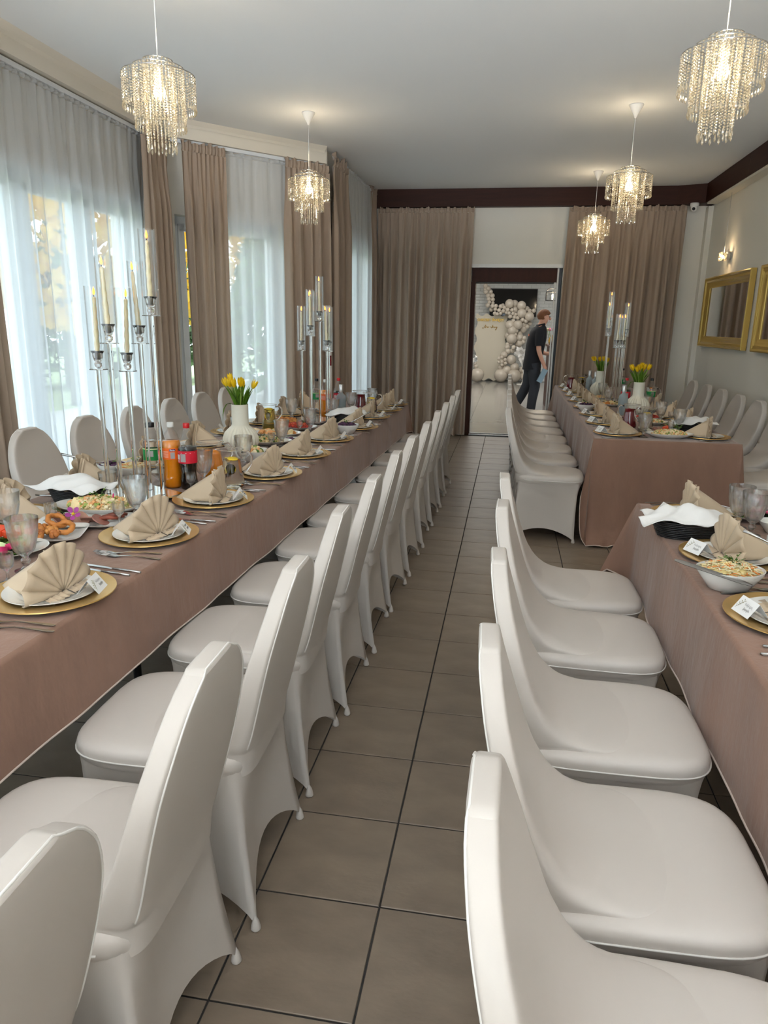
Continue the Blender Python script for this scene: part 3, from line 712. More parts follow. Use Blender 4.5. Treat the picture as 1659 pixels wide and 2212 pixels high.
def table(x0, x1, y0, y1, loc, rz, label):
    t = thing('banquet_table', label, 'table', loc, rz, 'cloth-covered banquet tables')
    build(MB().box(((x0 + x1) / 2, (y0 + y1) / 2, ZT - 0.026), (x1 - x0 - 0.03, y1 - y0 - 0.03, 0.03)), 'table_top', M['wood_top'], t, smooth=False)
    n = max(2, int((y1 - y0) / 1.8) + 1)
    for k in range(n):
        y = y0 + 0.25 + (y1 - y0 - 0.5) * k / (n - 1)
        for x in (x0 + 0.3, x1 - 0.3): build(MB().tube([(x, y, 0), (x, y, ZT - 0.04)], 0.016, 8), 'leg', M['steel_leg'], t)
    return t
LROT = -R(1.56); LLOC = (-1.105, 1.32, 0)
table(-0.95, 0, -1.4, 5.74, LLOC, LROT, 'long table under the cloth beside the windows')
cloth('tablecloth', -0.95, 0, -1.4, 5.74, {'x1': 0.494, 'x0': 0.50, 'y0': 0.45, 'y1': 0.46}, {'x1': 0.003, 'x0': 0.004, 'y1': 0.006, 'y0': 0.006}, 1, LLOC, LROT,
      'long dusty rose tablecloth on the window table', corner_flare=0.05)
table(0.625, 1.615, 5.21, 9.92, (0, 0, 0), 0, 'far table under the cloth beside the mirror wall')
cloth('tablecloth', 0.625, 1.615, 5.21, 9.92, {'x1': 0.50, 'x0': 0.42, 'y0': 0.004, 'y1': 0.42}, {'x1': 0.006, 'x0': 0.009, 'y1': 0.01, 'y0': 0.024}, 2, (0, 0, 0), 0,
      'dusty rose tablecloth falling to the floor on the far mirror-side table', corner_flare=0.05)
table(0.605, 1.60, -0.6, 3.29, (0, 0, 0), 0, 'near table under the cloth at the right picture edge')
cloth('tablecloth', 0.605, 1.60, -0.6, 3.29, {'x1': 0.44, 'x0': 0.44, 'y0': 0.44, 'y1': 0.42}, {'x1': 0.004, 'x0': 0.005, 'y1': 0.01, 'y0': 0.01}, 3, (0, 0, 0), 0,
      'dusty rose tablecloth on the near mirror-side table', corner_flare=0.12)

# ------------------------------------------------------------------ bead pendant lamps
def strand_mesh(name, nb, pitch=0.0124, r=0.0046):
    mb = MB()
    for k in range(nb): mb.ball((0, 0, -0.008 - k * pitch), r, 7, 5)
    z = -0.008 - nb * pitch - 0.001
    mb.ball((0, 0, z), 0.0035, 6, 4)
    mb.lathe([(0.0003, z - 0.002), (0.0035, z - 0.009), (0.0058, z - 0.021), (0.0052, z - 0.026), (0.0002, z - 0.035)], 6)
    return mb.mesh(name, M['bead'], smooth=False)
ST = {'out': strand_mesh('bead_strand', 10), 'mid': strand_mesh('bead_strand', 20), 'inn': strand_mesh('bead_strand', 31), 'inn2': strand_mesh('bead_strand', 30)}
def ring_mesh(r):
    mb = MB(); mb.tube([(r * math.cos(2 * PI * i / 48), r * math.sin(2 * PI * i / 48), 0) for i in range(48)], 0.0028, 6, closed=True)
    for i in range(3):
        a = 2 * PI * i / 3; mb.tube([(0, 0, 0), (r * math.cos(a), r * math.sin(a), 0)], 0.0016, 5)
    return mb.mesh('ring', M['chrome'])
RING = {k: ring_mesh(r) for k, r in (('out', 0.178), ('mid', 0.124), ('inn', 0.072))}
cordc = MB(); cordc.lathe([(0.0, 0.0), (0.056, -0.001), (0.057, -0.006), (0.012, -0.085), (0.008, -0.098), (0.0, -0.1)], 24)
CANOPY = cordc.mesh('canopy', M['white_plastic'], sharp=40)
CORD = MB().tube([(0, 0, -0.09), (0, 0, -0.47)], 0.003, 6).mesh('cord', M['white_plastic'])
SOCK = MB().lathe([(0.0, 0.03), (0.014, 0.03), (0.017, 0.0), (0.017, -0.05), (0.0, -0.05)], 14).mesh('socket', M['white_plastic'])
BULB = MB().lathe([(0.0, 0.0), (0.013, -0.005), (0.014, -0.02), (0.029, -0.05), (0.031, -0.065), (0.026, -0.084), (0.013, -0.095), (0.0, -0.098)], 16).mesh('bulb', M['bulb'])
def pendant(x, y, label, watt=19):
    t = thing('pendant_lamp', label, 'lamp', (x, y, HZ), random.uniform(0, 1), 'bead pendant lamps')
    obj('canopy', CANOPY, t); obj('cord', CORD, t); s = obj('socket', SOCK, t, (0, 0, -0.49)); obj('bulb', BULB, s, (0, 0, -0.05))
    zt = -0.458
    for k, r, dz, n, key in (('inn', 0.072, 0.0, 24, None), ('mid', 0.124, -0.032, 36, 'mid'), ('out', 0.178, -0.066, 48, 'out')):
        g = obj('ring', RING[k], t, (0, 0, zt + dz))
        for i in range(n):
            a = 2 * PI * (i + 0.5) / n
            obj('bead_strand', ST[key or ('inn' if i % 2 else 'inn2')], g, (r * math.cos(a), r * math.sin(a), 0), a)
    l = bpy.data.lights.new('bulb_light', 'POINT'); l.energy = watt; l.color = (1.0, 0.80, 0.54); l.shadow_soft_size = 0.04
    o = bpy.data.objects.new('bulb_light', l); COL.objects.link(o); o.parent = t; o.location = (0, 0, -0.60)
    return t
pendant(-1.82, 3.80, 'crystal bead pendant hanging over the near half of the window table')
pendant(-1.79, 6.52, 'crystal bead pendant in front of the bay curtains')
pendant(0.865, 3.80, 'largest crystal bead pendant, at the top right picture corner')
pendant(0.885, 6.58, 'crystal bead pendant over the near half of far mirror-side table')
pendant(0.886, 9.17, 'crystal bead pendant closest to the back wall drape')

# crystal cube lamp on a wire by the mirror wall
t = thing('wall_lamp', 'small glowing crystal cube lamp hanging on a wire above the mirror', 'lamp', (2.33, 9.10, 2.27))
build(MB().tube([(0, 0, 0.09), (0, 0, 0.72)], 0.002, 5), 'wire', M['alu'], t)
build(MB().box((0.045, 0, 0.045), (0.05, 0.07, 0.07)), 'wall_plate', M['chrome'], t, smooth=False)
mb = MB()
for sx in (-1, 1):
    for sy in (-1, 1):
        for k in range(3): mb.ball((sx * 0.024 - 0.01, sy * 0.03, 0.018 + k * 0.03), 0.018, 6, 4)
build(mb, 'crystal', M['bead'], t, smooth=False)
build(MB().ball((-0.01, 0, 0.045), 0.017, 10, 8), 'bulb', M['bulb'], t)
l = bpy.data.lights.new('wall_lamp_light', 'POINT'); l.energy = 3; l.color = (1, 0.74, 0.42); l.shadow_soft_size = 0.02
o = bpy.data.objects.new('wall_lamp_light', l); COL.objects.link(o); o.parent = t; o.location = (-0.02, 0, 0.05)

# ------------------------------------------------------------------ gold mirrors and security camera
def mirror(y0, y1, label):
    z0, z1 = 1.315, 2.125; x = 2.395
    t = thing('gold_mirror', label, 'mirror', (x, (y0 + y1) / 2, z0), 0, 'gold framed mirrors')
    hw = (y1 - y0) / 2; hh = z1 - z0; fwid = 0.125
    prof = [(0, 0.0), (0, 0.050), (0.012, 0.056), (0.028, 0.050), (0.034, 0.042), (0.055, 0.044), (0.066, 0.034), (0.088, 0.030), (0.098, 0.020), (0.118, 0.016), (0.125, 0.008), (0.125, 0.0)]
    mb = MB()
    def fn(i, j):
        a, h = prof[j]; c = [(-hw, 0), (hw, 0), (hw, hh), (-hw, hh)][i]; s = [(1, 1), (-1, 1), (-1, -1), (1, -1)][i]
        return (-h, c[0] + s[0] * a, c[1] + s[1] * a)
    mb.grid(4, len(prof), fn, True)
    build(mb, 'frame', M['goldframe'], t, smooth=True, sharp=35)
    build(MB().box((-0.006, 0, hh / 2), (0.008, 2 * hw - 2 * fwid + 0.01, hh - 2 * fwid + 0.01)), 'mirror_glass', M['mirror'], t, smooth=False)
mirror(8.06, 9.85, 'gold framed mirror nearer the back wall drape')
mirror(5.98, 7.77, 'gold framed mirror cut by the right picture edge')
t = thing('security_camera', 'white dome security camera under the dark beam corner', 'camera', (2.15, 10.02, 2.94))
build(MB().lathe([(0, 0.085), (0.05, 0.085), (0.052, 0.06), (0.045, 0.045), (0, 0.045)], 20, c=(0, 0, -0.005)), 'base', M['white_plastic'], t)
build(MB().ball((0, 0, 0.025), 0.042, 18, 12), 'dome', M['white_plastic'], t)
build(MB().ball((-0.012, -0.028, 0.012), 0.02, 12, 8), 'lens', M['black_plastic'], t)

# ------------------------------------------------------------------ tableware prototypes
def proto_one(name, mb, mats, cat, smooth=True, sharp=None):
    o = build(mb, name, mats, None, smooth, sharp); o['category'] = cat; o['label'] = ''; return o
P = {}; U = {}
def reg(key, o): P[key] = o; U[key] = []
def put(key, x, y, z, rz, label, group): return place(P[key], U[key], (x, y, z), rz, label, group)

reg('charger', proto_one('charger_plate', MB().lathe([(0.0, 0.002), (0.098, 0.002), (0.108, 0.006), (0.122, 0.012), (0.164, 0.0150), (0.174, 0.0165), (0.1745, 0.0135), (0.165, 0.010), (0.12, 0.004), (0.108, 0.0), (0, 0.0)], 48), M['gold'], 'plate', True, 40))
reg('plate', proto_one('dinner_plate', MB().lathe([(0.0, 0.004), (0.078, 0.004), (0.088, 0.008), (0.10, 0.013), (0.124, 0.0165), (0.1275, 0.018), (0.1275, 0.0155), (0.105, 0.010), (0.085, 0.003), (0.082, 0.0), (0, 0.0)], 48), M['china'], 'plate', True, 40))
# standing fan napkin: pleated fan facing +x with a folded stand behind it
def napkin():
    mb = MB(); NP = 8; q5 = 6; n = NP * q5; Rf = 0.132
    def fan(i, j):
        u = j / 6; a = R(-6) + R(190) * i / n; ph = (i % q5) / q5; puff = math.sin(PI * ph) ** 0.7 if i % q5 else 0.0
        rr = Rf * (0.05 + 0.95 * u) * (1 + 0.045 * puff * u); step_ = ((i // q5) - NP / 2) / NP
        y = -math.cos(a) * rr; z = 0.005 + max(0.0, math.sin(a)) * rr * 1.03 + 0.003 * u
        x = 0.05 + 0.017 * puff * u ** 0.8 - 0.026 * u ** 1.4 * abs(math.cos(a)) ** 1.5 - 0.12 * z + 0.010 * u * step_
        return (x, y, z)
    mb.grid(n + 1, 7, fan)
    # stand: two sheets meeting on a sloped ridge that runs from the fan's top to a tip behind
    for sgn in (-1, 1):
        def st(i, j):
            u = i / 8; v = j / 6; ridge = Vector((0.035 - 0.19 * u, 0, 0.128 * (1 - u) ** 0.92 + 0.003)); foot = Vector((0.04 - 0.195 * u, sgn * 0.060 * (1 - u) ** 0.6, 0.002))
            p = ridge.lerp(foot, v); p.y += sgn * 0.014 * math.sin(PI * v) * (1 - u); return tuple(p)
        mb.grid(9, 7, st)
        for q_ in range(2):    # visible fold edges by the fan
            x0 = 0.034 - 0.014 * q_
            mb.grid(4, 6, lambda i, j: (x0 - 0.010 * i / 3 + 0.004 * math.sin(j), sgn * (0.010 + 0.060 * j / 5 + 0.006 * q_), 0.126 * (1 - j / 5) + 0.004))
    # flat folded hem at the foot of the fan
    for sgn in (-1, 1):
        mb.grid(9, 3, lambda i, j: (0.055 + 0.028 * j / 2 + 0.004 * (-1) ** i, sgn * (0.004 + 0.085 * i / 8), 0.005 + 0.010 * (1 - j / 2) * (0.6 + 0.4 * (-1) ** i)))
    me = mb.mesh('napkin', M['napkin'], True, 28)
    o = obj('napkin', me); s = o.modifiers.new('thick', 'SOLIDIFY'); s.thickness = 0.0016; s.offset = 0
    o['category'] = 'napkin'; o['label'] = ''; return o
reg('napkin', napkin())
# folded place card with handwriting and a sprig
def card():
    t = thing('place_card', '', 'card')
    a = R(52); w_, h_ = 0.075, 0.05
    up_ = Vector((-math.cos(a), 0, math.sin(a))); s = MB()
    s.add([(0, -w_ / 2, 0), (0, w_ / 2, 0), (up_.x * h_, w_ / 2, up_.z * h_), (up_.x * h_, -w_ / 2, up_.z * h_), (2 * up_.x * h_, w_ / 2, 0), (2 * up_.x * h_, -w_ / 2, 0)], [(0, 1, 2, 3), (3, 2, 4, 5)])
    o = build(s, 'sheet', M['paper'], t, False); sm = o.modifiers.new('thick', 'SOLIDIFY'); sm.thickness = 0.0008
    nrm = Vector((math.sin(a), 0, math.cos(a)))
    def onc(u, v): p = Vector((0, -w_ / 2 + u * w_, 0)) + up_ * (v * h_) + nrm * 0.0012; return p
    ink = MB(); rn = random.Random(11)
    for ln, (v0, u0, u1) in enumerate(((0.62, 0.42, 0.86), (0.36, 0.50, 0.84))):
        pts = []
        for k in range(40):
            q_ = k / 39; am = 0.11 if k % 13 < 4 else 0.06
            pts.append(onc(u0 + (u1 - u0) * q_ + 0.012 * math.cos(k * 1.1), v0 + am * math.sin(k * 1.1 + ln)))
        ink.tube(pts, 0.00025, 4)
    build(ink, 'handwriting', M['ink'], t)
    sp = MB(); sp.tube([onc(0.10, 0.22), onc(0.2, 0.45), onc(0.3, 0.7)], 0.0003, 4)
    for k in range(7):
        b = onc(0.12 + 0.03 * k, 0.3 + 0.07 * k); e = onc(0.12 + 0.03 * k + (0.07 if k % 2 else -0.05), 0.42 + 0.07 * k); sp.tube([b, e], 0.0003, 4); sp.ball(e, 0.0011, 5, 4)
    build(sp, 'sprig_drawing', M['leafink'], t)
    return t
reg('card', card())
def fork():
    mb = MB(); pts = []
    # outline strips along x (tines at -x), curved in z
    secs = [(-0.045, 0.0115, 0.006), (-0.03, 0.0125, 0.004), (-0.015, 0.010, 0.003), (0.0, 0.004, 0.005), (0.03, 0.0028, 0.008), (0.08, 0.0045, 0.006), (0.12, 0.0065, 0.003), (0.135, 0.005, 0.002), (0.138, 0.001, 0.002)]
    mb.grid(len(secs), 3, lambda i, j: (secs[i][0], (j - 1) * secs[i][1], secs[i][2] + 0.001 - abs(j - 1) * 0.0006))
    mb.grid(len(secs), 3, lambda i, j: (secs[i][0], (1 - j) * secs[i][1], secs[i][2] - 0.0012))
    for k in range(4):
        y = (k - 1.5) * 0.0066; mb.tube([(-0.044, y, 0.006), (-0.062, y, 0.0065), (-0.088, y * 0.94, 0.011)], [0.0018, 0.0016, 0.0007], 5)
    return mb
reg('fork', proto_one('fork', fork(), M['steel'], 'fork'))
def knife():
    mb = MB(); secs = [(-0.105, 0.000, 0.0075), (-0.10, 0.003, 0.0095), (-0.07, 0.0, 0.0105), (-0.02, 0.001, 0.0095), (0.0, 0.003, 0.006), (0.01, 0.003, 0.006), (0.06, 0.002, 0.0085), (0.10, 0.0015, 0.0095), (0.108, 0.0025, 0.006)]
    n = len(secs); z = 0.0035
    mb.grid(n, 2, lambda i, j: (secs[i][0], -0.004 + (secs[i][1] if j == 0 else secs[i][2]), z + 0.0012)); mb.grid(n, 2, lambda i, j: (secs[i][0], -0.004 + (secs[i][2] if j == 0 else secs[i][1]), z - 0.0015))
    mb.tube([(0.0, 0.001, z), (0.06, 0.001, z), (0.105, 0.001, z)], [0.003, 0.004, 0.0035], 8); return mb
reg('knife', proto_one('table_knife', knife(), M['steel'], 'knife'))
# pressed-glass goblet: faceted bowl, knobbed stem
def goblet():
    t = thing('glass_goblet', '', 'glass')
    fac = lambda r, z, a, j: r * (0.97 + 0.07 * abs(math.sin(5 * a)) * (1 if j < 14 else 0)) if 0.055 < z < 0.125 and r > 0.02 and j < 14 else r
    outer = [(0.0, 0.0), (0.034, 0.0), (0.0345, 0.003), (0.020, 0.008), (0.010, 0.014), (0.0085, 0.022), (0.014, 0.031), (0.0145, 0.037), (0.009, 0.043), (0.012, 0.050), (0.022, 0.058), (0.0315, 0.072), (0.039, 0.10), (0.0435, 0.122), (0.0455, 0.127), (0.0445, 0.132), (0.049, 0.170),
             (0.048, 0.171), (0.0430, 0.134), (0.0405, 0.120), (0.036, 0.098), (0.029, 0.075), (0.019, 0.064), (0.0, 0.060)]
    build(MB().lathe(outer, 60, rf=fac), 'goblet_body', M['crystal'], t, True, 60)
    return t
g_ = goblet(); gm = g_.children[0]; bpy.data.objects.remove(g_); gm.parent = None; gm.name = 'glass_goblet'; gm['category'] = 'glass'; gm['label'] = ''
reg('goblet', gm)
reg('shot', proto_one('cordial_glass', MB().lathe([(0.0, 0.0), (0.022, 0.0), (0.022, 0.002), (0.008, 0.006), (0.0045, 0.012), (0.0045, 0.03), (0.009, 0.038), (0.018, 0.046), (0.0225, 0.06), (0.0225, 0.09), (0.0215, 0.09), (0.0213, 0.061), (0.016, 0.049), (0.0, 0.044)], 22), M['crystal'], 'glass', True, 60))
reg('tumbler', proto_one('faceted_tumbler', MB().lathe([(0.0, 0.0), (0.028, 0.0), (0.031, 0.006), (0.036, 0.05), (0.038, 0.062), (0.040, 0.066), (0.0385, 0.070), (0.0415, 0.098), (0.0405, 0.099), (0.037, 0.07), (0.034, 0.05), (0.029, 0.012), (0.0, 0.010)], 30,
    rf=lambda r, z, a, j: r * (1 + 0.035 * abs(math.sin(5 * a)) * (1 if 0.004 < z < 0.06 else 0))), M['crystal'], 'glass', True, 60))

SETN = 0
def setting(x, y, face, who, n_cut=2, names=True, grp='', turn=0.0):
    """one guest's place: charger, plate, napkin, card, forks and knives; face = +1 when the guest sits at +x"""
    rz = (0 if face > 0 else PI) + turn; c, s = math.cos(rz), math.sin(rz)
    W = lambda lx, ly: (x + lx * c - ly * s, y + lx * s + ly * c)
    put('charger', x, y, ZT + 0.0008, rz, 'round gold charger at the ' + who, 'gold chargers')
    put('plate', x, y, ZT + 0.0045, rz, 'white dinner plate at the ' + who, 'white dinner plates')
    put('napkin', *W(-0.01, 0.0), ZT + 0.0095, rz + random.uniform(-0.2, 0.2), 'beige fan-folded napkin at the ' + who, 'fan-folded napkins')
    if names: put('card', *W(0.145, 0.025), ZT + 0.0200, rz + 0.35 * face * (1 if face > 0 else -1) + random.uniform(-0.15, 0.15), 'white folded name card at the ' + who, 'place cards')
    for k in range(n_cut):
        ux, uy = W(0.0 + 0.02 * k, -0.205 - 0.032 * k); put('fork', ux, uy, ZT + 0.001, rz + random.uniform(-0.15, 0.15) + 0.1, ('inner' if k == 0 else 'outer') + ' steel fork at the ' + who, 'forks')
        ux, uy = W(0.03 + 0.02 * k, 0.205 + 0.030 * k); put('knife', ux, uy, ZT + 0.001, rz + random.uniform(-0.12, 0.12) - 0.05, ('inner' if k == 0 else 'outer') + ' steel knife at the ' + who, 'knives')
LA = [(-1.24, 1.73), (-1.245, 2.32), (-1.23, 2.87), (-1.18, 3.46), (-1.17, 4.04), (-1.16, 4.64), (-1.10, 5.24), (-1.11, 5.86), (-1.09, 6.40), (-1.10, 6.85)]
for i, (x, y) in enumerate(LA): setting(x, y, 1, '%s aisle-side setting of the window table' % ORD[i])
LWs = [(-1.875, 2.43), (-1.89, 2.99), (-1.88, 3.58), (-1.87, 4.20), (-1.86, 4.78), (-1.84, 5.30), (-1.82, 5.84), (-1.80, 6.36)]
for i, (x, y) in enumerate(LWs): setting(x, y, -1, '%s window-side setting of the window table' % ORD[i], 1, i in (0, 1, 4))
RL = [(0.82, 5.46), (0.82, 6.04), (0.82, 6.62), (0.82, 7.2), (0.82, 7.78), (0.82, 8.36), (0.82, 8.94), (0.82, 9.5)]
for i, (x, y) in enumerate(RL): setting(x, y, -1, '%s aisle-side setting of the far table' % ORD[i], 1)
RR = [(1.43, 5.47), (1.43, 6.05), (1.43, 6.63), (1.43, 7.3)]
for i, (x, y) in enumerate(RR): setting(x, y, 1, '%s wall-side setting of the far table' % ORD[i], 1, False)
RNs = [(0.80, 3.06), (0.80, 2.52), (0.80, 1.97)]
for i, (x, y) in enumerate(RNs): setting(x, y, -1, '%s setting from the far end of the near table' % ORD[i])

def glasses(key, pts, nm, grp):
    for (x, y, where) in pts: put(key, x, y, ZT + 0.0008, random.uniform(0, 1), nm + ' ' + where, grp)
G_ = 'tall pressed-glass goblet'
glasses('goblet', [(-1.44, 1.90, 'behind the first aisle-side napkin of the window table'), (-1.40, 2.52, 'by the mirror base of the near candelabra'), (-1.40, 3.16, 'in front of the cola bottle on the window table'),
    (-1.37, 3.62, 'in front of the ribbed vase on the window table'), (-1.37, 4.29, 'behind the fifth aisle-side napkin of the window table'), (-1.36, 4.92, 'behind the sixth aisle-side napkin of the window table'),
    (-1.36, 5.62, 'beside the clear spirit bottle on the window table'), (-1.34, 6.20, 'before the red jug on the window table'), (-1.67, 5.50, 'at the window side of the middle candelabra'),
    (-1.68, 4.36, 'behind the orange jug by the ribbed vase'), (-1.24, 6.68, 'behind the lemon jug at the far end of window table'), (-1.72, 2.20, 'at the left picture edge on the window table'),
    (0.985, 5.36, 'on the near corner of the far table'), (1.30, 5.72, 'before the bread basket on the far table'), (1.27, 6.26, 'beside the red salad on the far table'), (1.30, 7.05, 'by the juice jug on the far table'),
    (1.02, 7.62, 'before the further vase on the far table'), (1.03, 8.2, 'beside the far candelabra on the far table'), (0.955, 2.84, 'nearer of two by the butter dish'), (0.935, 2.945, 'further of two by the butter dish')], G_, 'pressed-glass goblets')
glasses('shot', [(-1.43, 1.80, 'next to the goblet at first aisle-side setting'), (-1.43, 2.44, 'beside the diced vegetable salad'), (-1.40, 3.02, 'in front of the cola bottle base'), (-1.43, 4.27, 'by the fifth aisle-side napkin'),
    (-1.43, 4.90, 'by the red salad on the window table'), (-1.70, 3.10, 'behind the candelabra rods on the window table'), (-1.66, 2.36, 'by the gold charger at left picture edge'), (1.22, 5.62, 'before the bread basket on the far table'), (1.36, 6.3, 'beside the second wall-side napkin')],
    'small stemmed cordial glass', 'cordial glasses')
glasses('tumbler', [(-1.74, 2.90, 'standing behind the bread basket serviette'), (-1.56, 6.42, 'at the far end of the window table')], 'faceted glass tumbler', 'faceted tumblers')

# ------------------------------------------------------------------ bottles, jugs, vases, candelabra
def bottle(kind):
    t = thing('soda_bottle' if kind != 'spirit' else 'spirit_bottle', '', 'bottle')
    if kind == 'spirit':
        build(MB().lathe([(0.0, 0.0), (0.038, 0.0), (0.0405, 0.005), (0.0405, 0.15), (0.038, 0.17), (0.018, 0.19), (0.0145, 0.20), (0.0145, 0.215), (0.0, 0.215)], 28), 'glass_body', M['frost'], t, True, 50)
        build(MB().lathe([(0.0, 0.20), (0.017, 0.20), (0.0175, 0.205), (0.0175, 0.262), (0.016, 0.264), (0.0, 0.264)], 20), 'cap', M['alu'], t, True, 40)
        return t
    if kind == 'cola':
        prof = [(0.0, 0.0), (0.034, 0.0), (0.041, 0.012), (0.042, 0.03), (0.037, 0.065), (0.036, 0.085), (0.0425, 0.12), (0.043, 0.19), (0.041, 0.205), (0.030, 0.24), (0.018, 0.268), (0.0135, 0.278), (0.0135, 0.286)]; lv = 0.198; lab = (0.125, 0.182)
    elif kind == 'fizz':
        prof = [(0.0, 0.0), (0.035, 0.0), (0.041, 0.012), (0.041, 0.09), (0.0395, 0.11), (0.042, 0.13), (0.042, 0.205), (0.038, 0.228), (0.027, 0.255), (0.016, 0.272), (0.0135, 0.28), (0.0135, 0.286)]; lv = 0.222; lab = (0.135, 0.185)
    else:
        prof = [(0.0, 0.0), (0.035, 0.0), (0.043, 0.012), (0.043, 0.06), (0.038, 0.10), (0.042, 0.135), (0.043, 0.20), (0.039, 0.225), (0.028, 0.255), (0.016, 0.272), (0.0135, 0.28), (0.0135, 0.286)]; lv = 0.222; lab = (0.138, 0.190)
    build(MB().lathe(prof, 28), 'bottle_body', M['thin'], t)
    liq = [(max(0, r - 0.0012), z + 0.001) for r, z in prof if z < lv]; rl = np.interp(lv, [p[1] for p in prof], [p[0] for p in prof]) - 0.0012; liq += [(rl, lv), (0.0, lv)]
    build(MB().lathe(liq, 28), 'drink', {'cola': M['cola'], 'orange': M['orange'], 'fizz': M['water']}[kind], t)
    lr = max(np.interp(z, [p[1] for p in prof], [p[0] for p in prof]) for z in np.linspace(lab[0], lab[1], 6)) + 0.0006
    lb = build(MB().lathe([(lr, lab[0]), (lr, lab[1])], 32), 'label', {'cola': M['lab_red'], 'orange': M['lab_orange'], 'fizz': M['lab_green']}[kind], t)
    def patch(a0, a1, z0, z1, m, nm):
        n = 6; rr = lr + 0.0005
        build(MB().grid(n, 2, lambda i, j: (rr * math.cos(R(a0 + (a1 - a0) * i / (n - 1))), rr * math.sin(R(a0 + (a1 - a0) * i / (n - 1))), z0 + (z1 - z0) * j)), nm, m, lb)
    h_ = lab[1] - lab[0]; z0 = lab[0]
    if kind == 'cola':      # print seen from the aisle: bar code, ingredient block, white rules
        patch(-112, -78, z0 + 0.12 * h_, z0 + 0.78 * h_, M['lab_grey'], 'barcode')
        patch(-150, -118, z0 + 0.30 * h_, z0 + 0.70 * h_, M['lab_white'], 'text_block'); patch(-160, -20, z0 + 0.83 * h_, z0 + 0.855 * h_, M['lab_white'], 'rule')
        for k in range(5): patch(-152, -118, z0 + (0.08 + 0.04 * k) * h_, z0 + (0.095 + 0.04 * k) * h_, M['lab_white'], 'text_line')
    elif kind == 'orange':
        patch(-72, -46, z0 + 0.08 * h_, z0 + 0.66 * h_, M['lab_grey'], 'barcode'); patch(-78, -42, z0 + 0.74 * h_, z0 + 0.93 * h_, M['lab_blue'], 'logo_patch')
        for k in range(6): patch(-140, -85, z0 + (0.2 + 0.1 * k) * h_, z0 + (0.225 + 0.1 * k) * h_, M['lab_white'], 'text_line')
        me = text_mesh('Fanta', 0.0105, 'lettering', M['lab_white'], bold=0.0002)
        o = obj('lettering', me, lb); a = R(-60); o.location = ((lr + 0.0008) * math.cos(a), (lr + 0.0008) * math.sin(a), z0 + 0.835 * h_); o.rotation_euler = (R(90), 0, a + R(90))
    else:
        patch(-105, -70, z0 + 0.36 * h_, z0 + 0.9 * h_, M['lab_grey'], 'barcode'); patch(-160, -20, z0 + 1.0 * h_, z0 + 1.12 * h_, M['cucumber'][0], 'band')
    cm = {'cola': M['red_cap'], 'orange': M['white_plastic'], 'fizz': M['black_plastic']}[kind]
    build(MB().lathe([(0.0, 0.284), (0.0148, 0.284), (0.015, 0.286), (0.015, 0.303), (0.0138, 0.306), (0.0, 0.306)], 24, rf=lambda r, z, a, j: r * (1 + 0.02 * math.cos(24 * a)) if 0.285 < z < 0.304 else r), 'cap', cm, t, True, 50)
    return t
for k in ('cola', 'orange', 'fizz', 'spirit'): reg(k, bottle(k))
BZ = ZT + 0.0008; BG = 'soft drink bottles'
put('fizz', -1.60, 3.06, BZ, 0.2, 'clear soda bottle with green label behind the near candelabra', BG)
put('orange', -1.52, 3.09, BZ, 0.0, 'orange soda bottle with white cap behind the near candelabra', BG)
put('cola', -1.437, 3.08, BZ, 0.0, 'cola bottle with red cap behind the near candelabra', BG)
put('fizz', -1.57, 5.90, BZ, 0.3, 'clear soda bottle with green label by the middle candelabra', BG)
put('orange', -1.475, 5.82, BZ, 0.1, 'orange soda bottle with white cap by the middle candelabra', BG)
put('cola', -1.41, 6.02, BZ, 0.3, 'cola bottle with red cap by the middle candelabra', BG)
put('spirit', -1.36, 5.90, BZ, 0, 'frosted spirit bottle next to the cola on the window table', 'spirit bottles')
put('spirit', 1.03, 6.72, BZ, 0, 'clear spirit bottle behind the red jug on the far table', 'spirit bottles')
put('cola', 1.10, 7.06, BZ, 0.2, 'cola bottle with red cap beside the nearer far-table vase', BG)
put('fizz', 1.335, 7.12, BZ, 0.2, 'clear soda bottle with green label behind the nearer far-table vase', BG)
put('cola', 1.03, 8.75, BZ, 0.1, 'cola bottle at the doorway end of the far table', BG)
put('fizz', 1.30, 8.7, BZ, 0.4, 'clear soda bottle with green label by the far candelabra', BG)
put('spirit', 0.955, 8.85, BZ, 0, 'clear spirit bottle at the doorway end of the far table', 'spirit bottles')
put('spirit', 1.00, 8.66, BZ, 0, 'second spirit bottle at the doorway end, nearer the cola', 'spirit bottles')

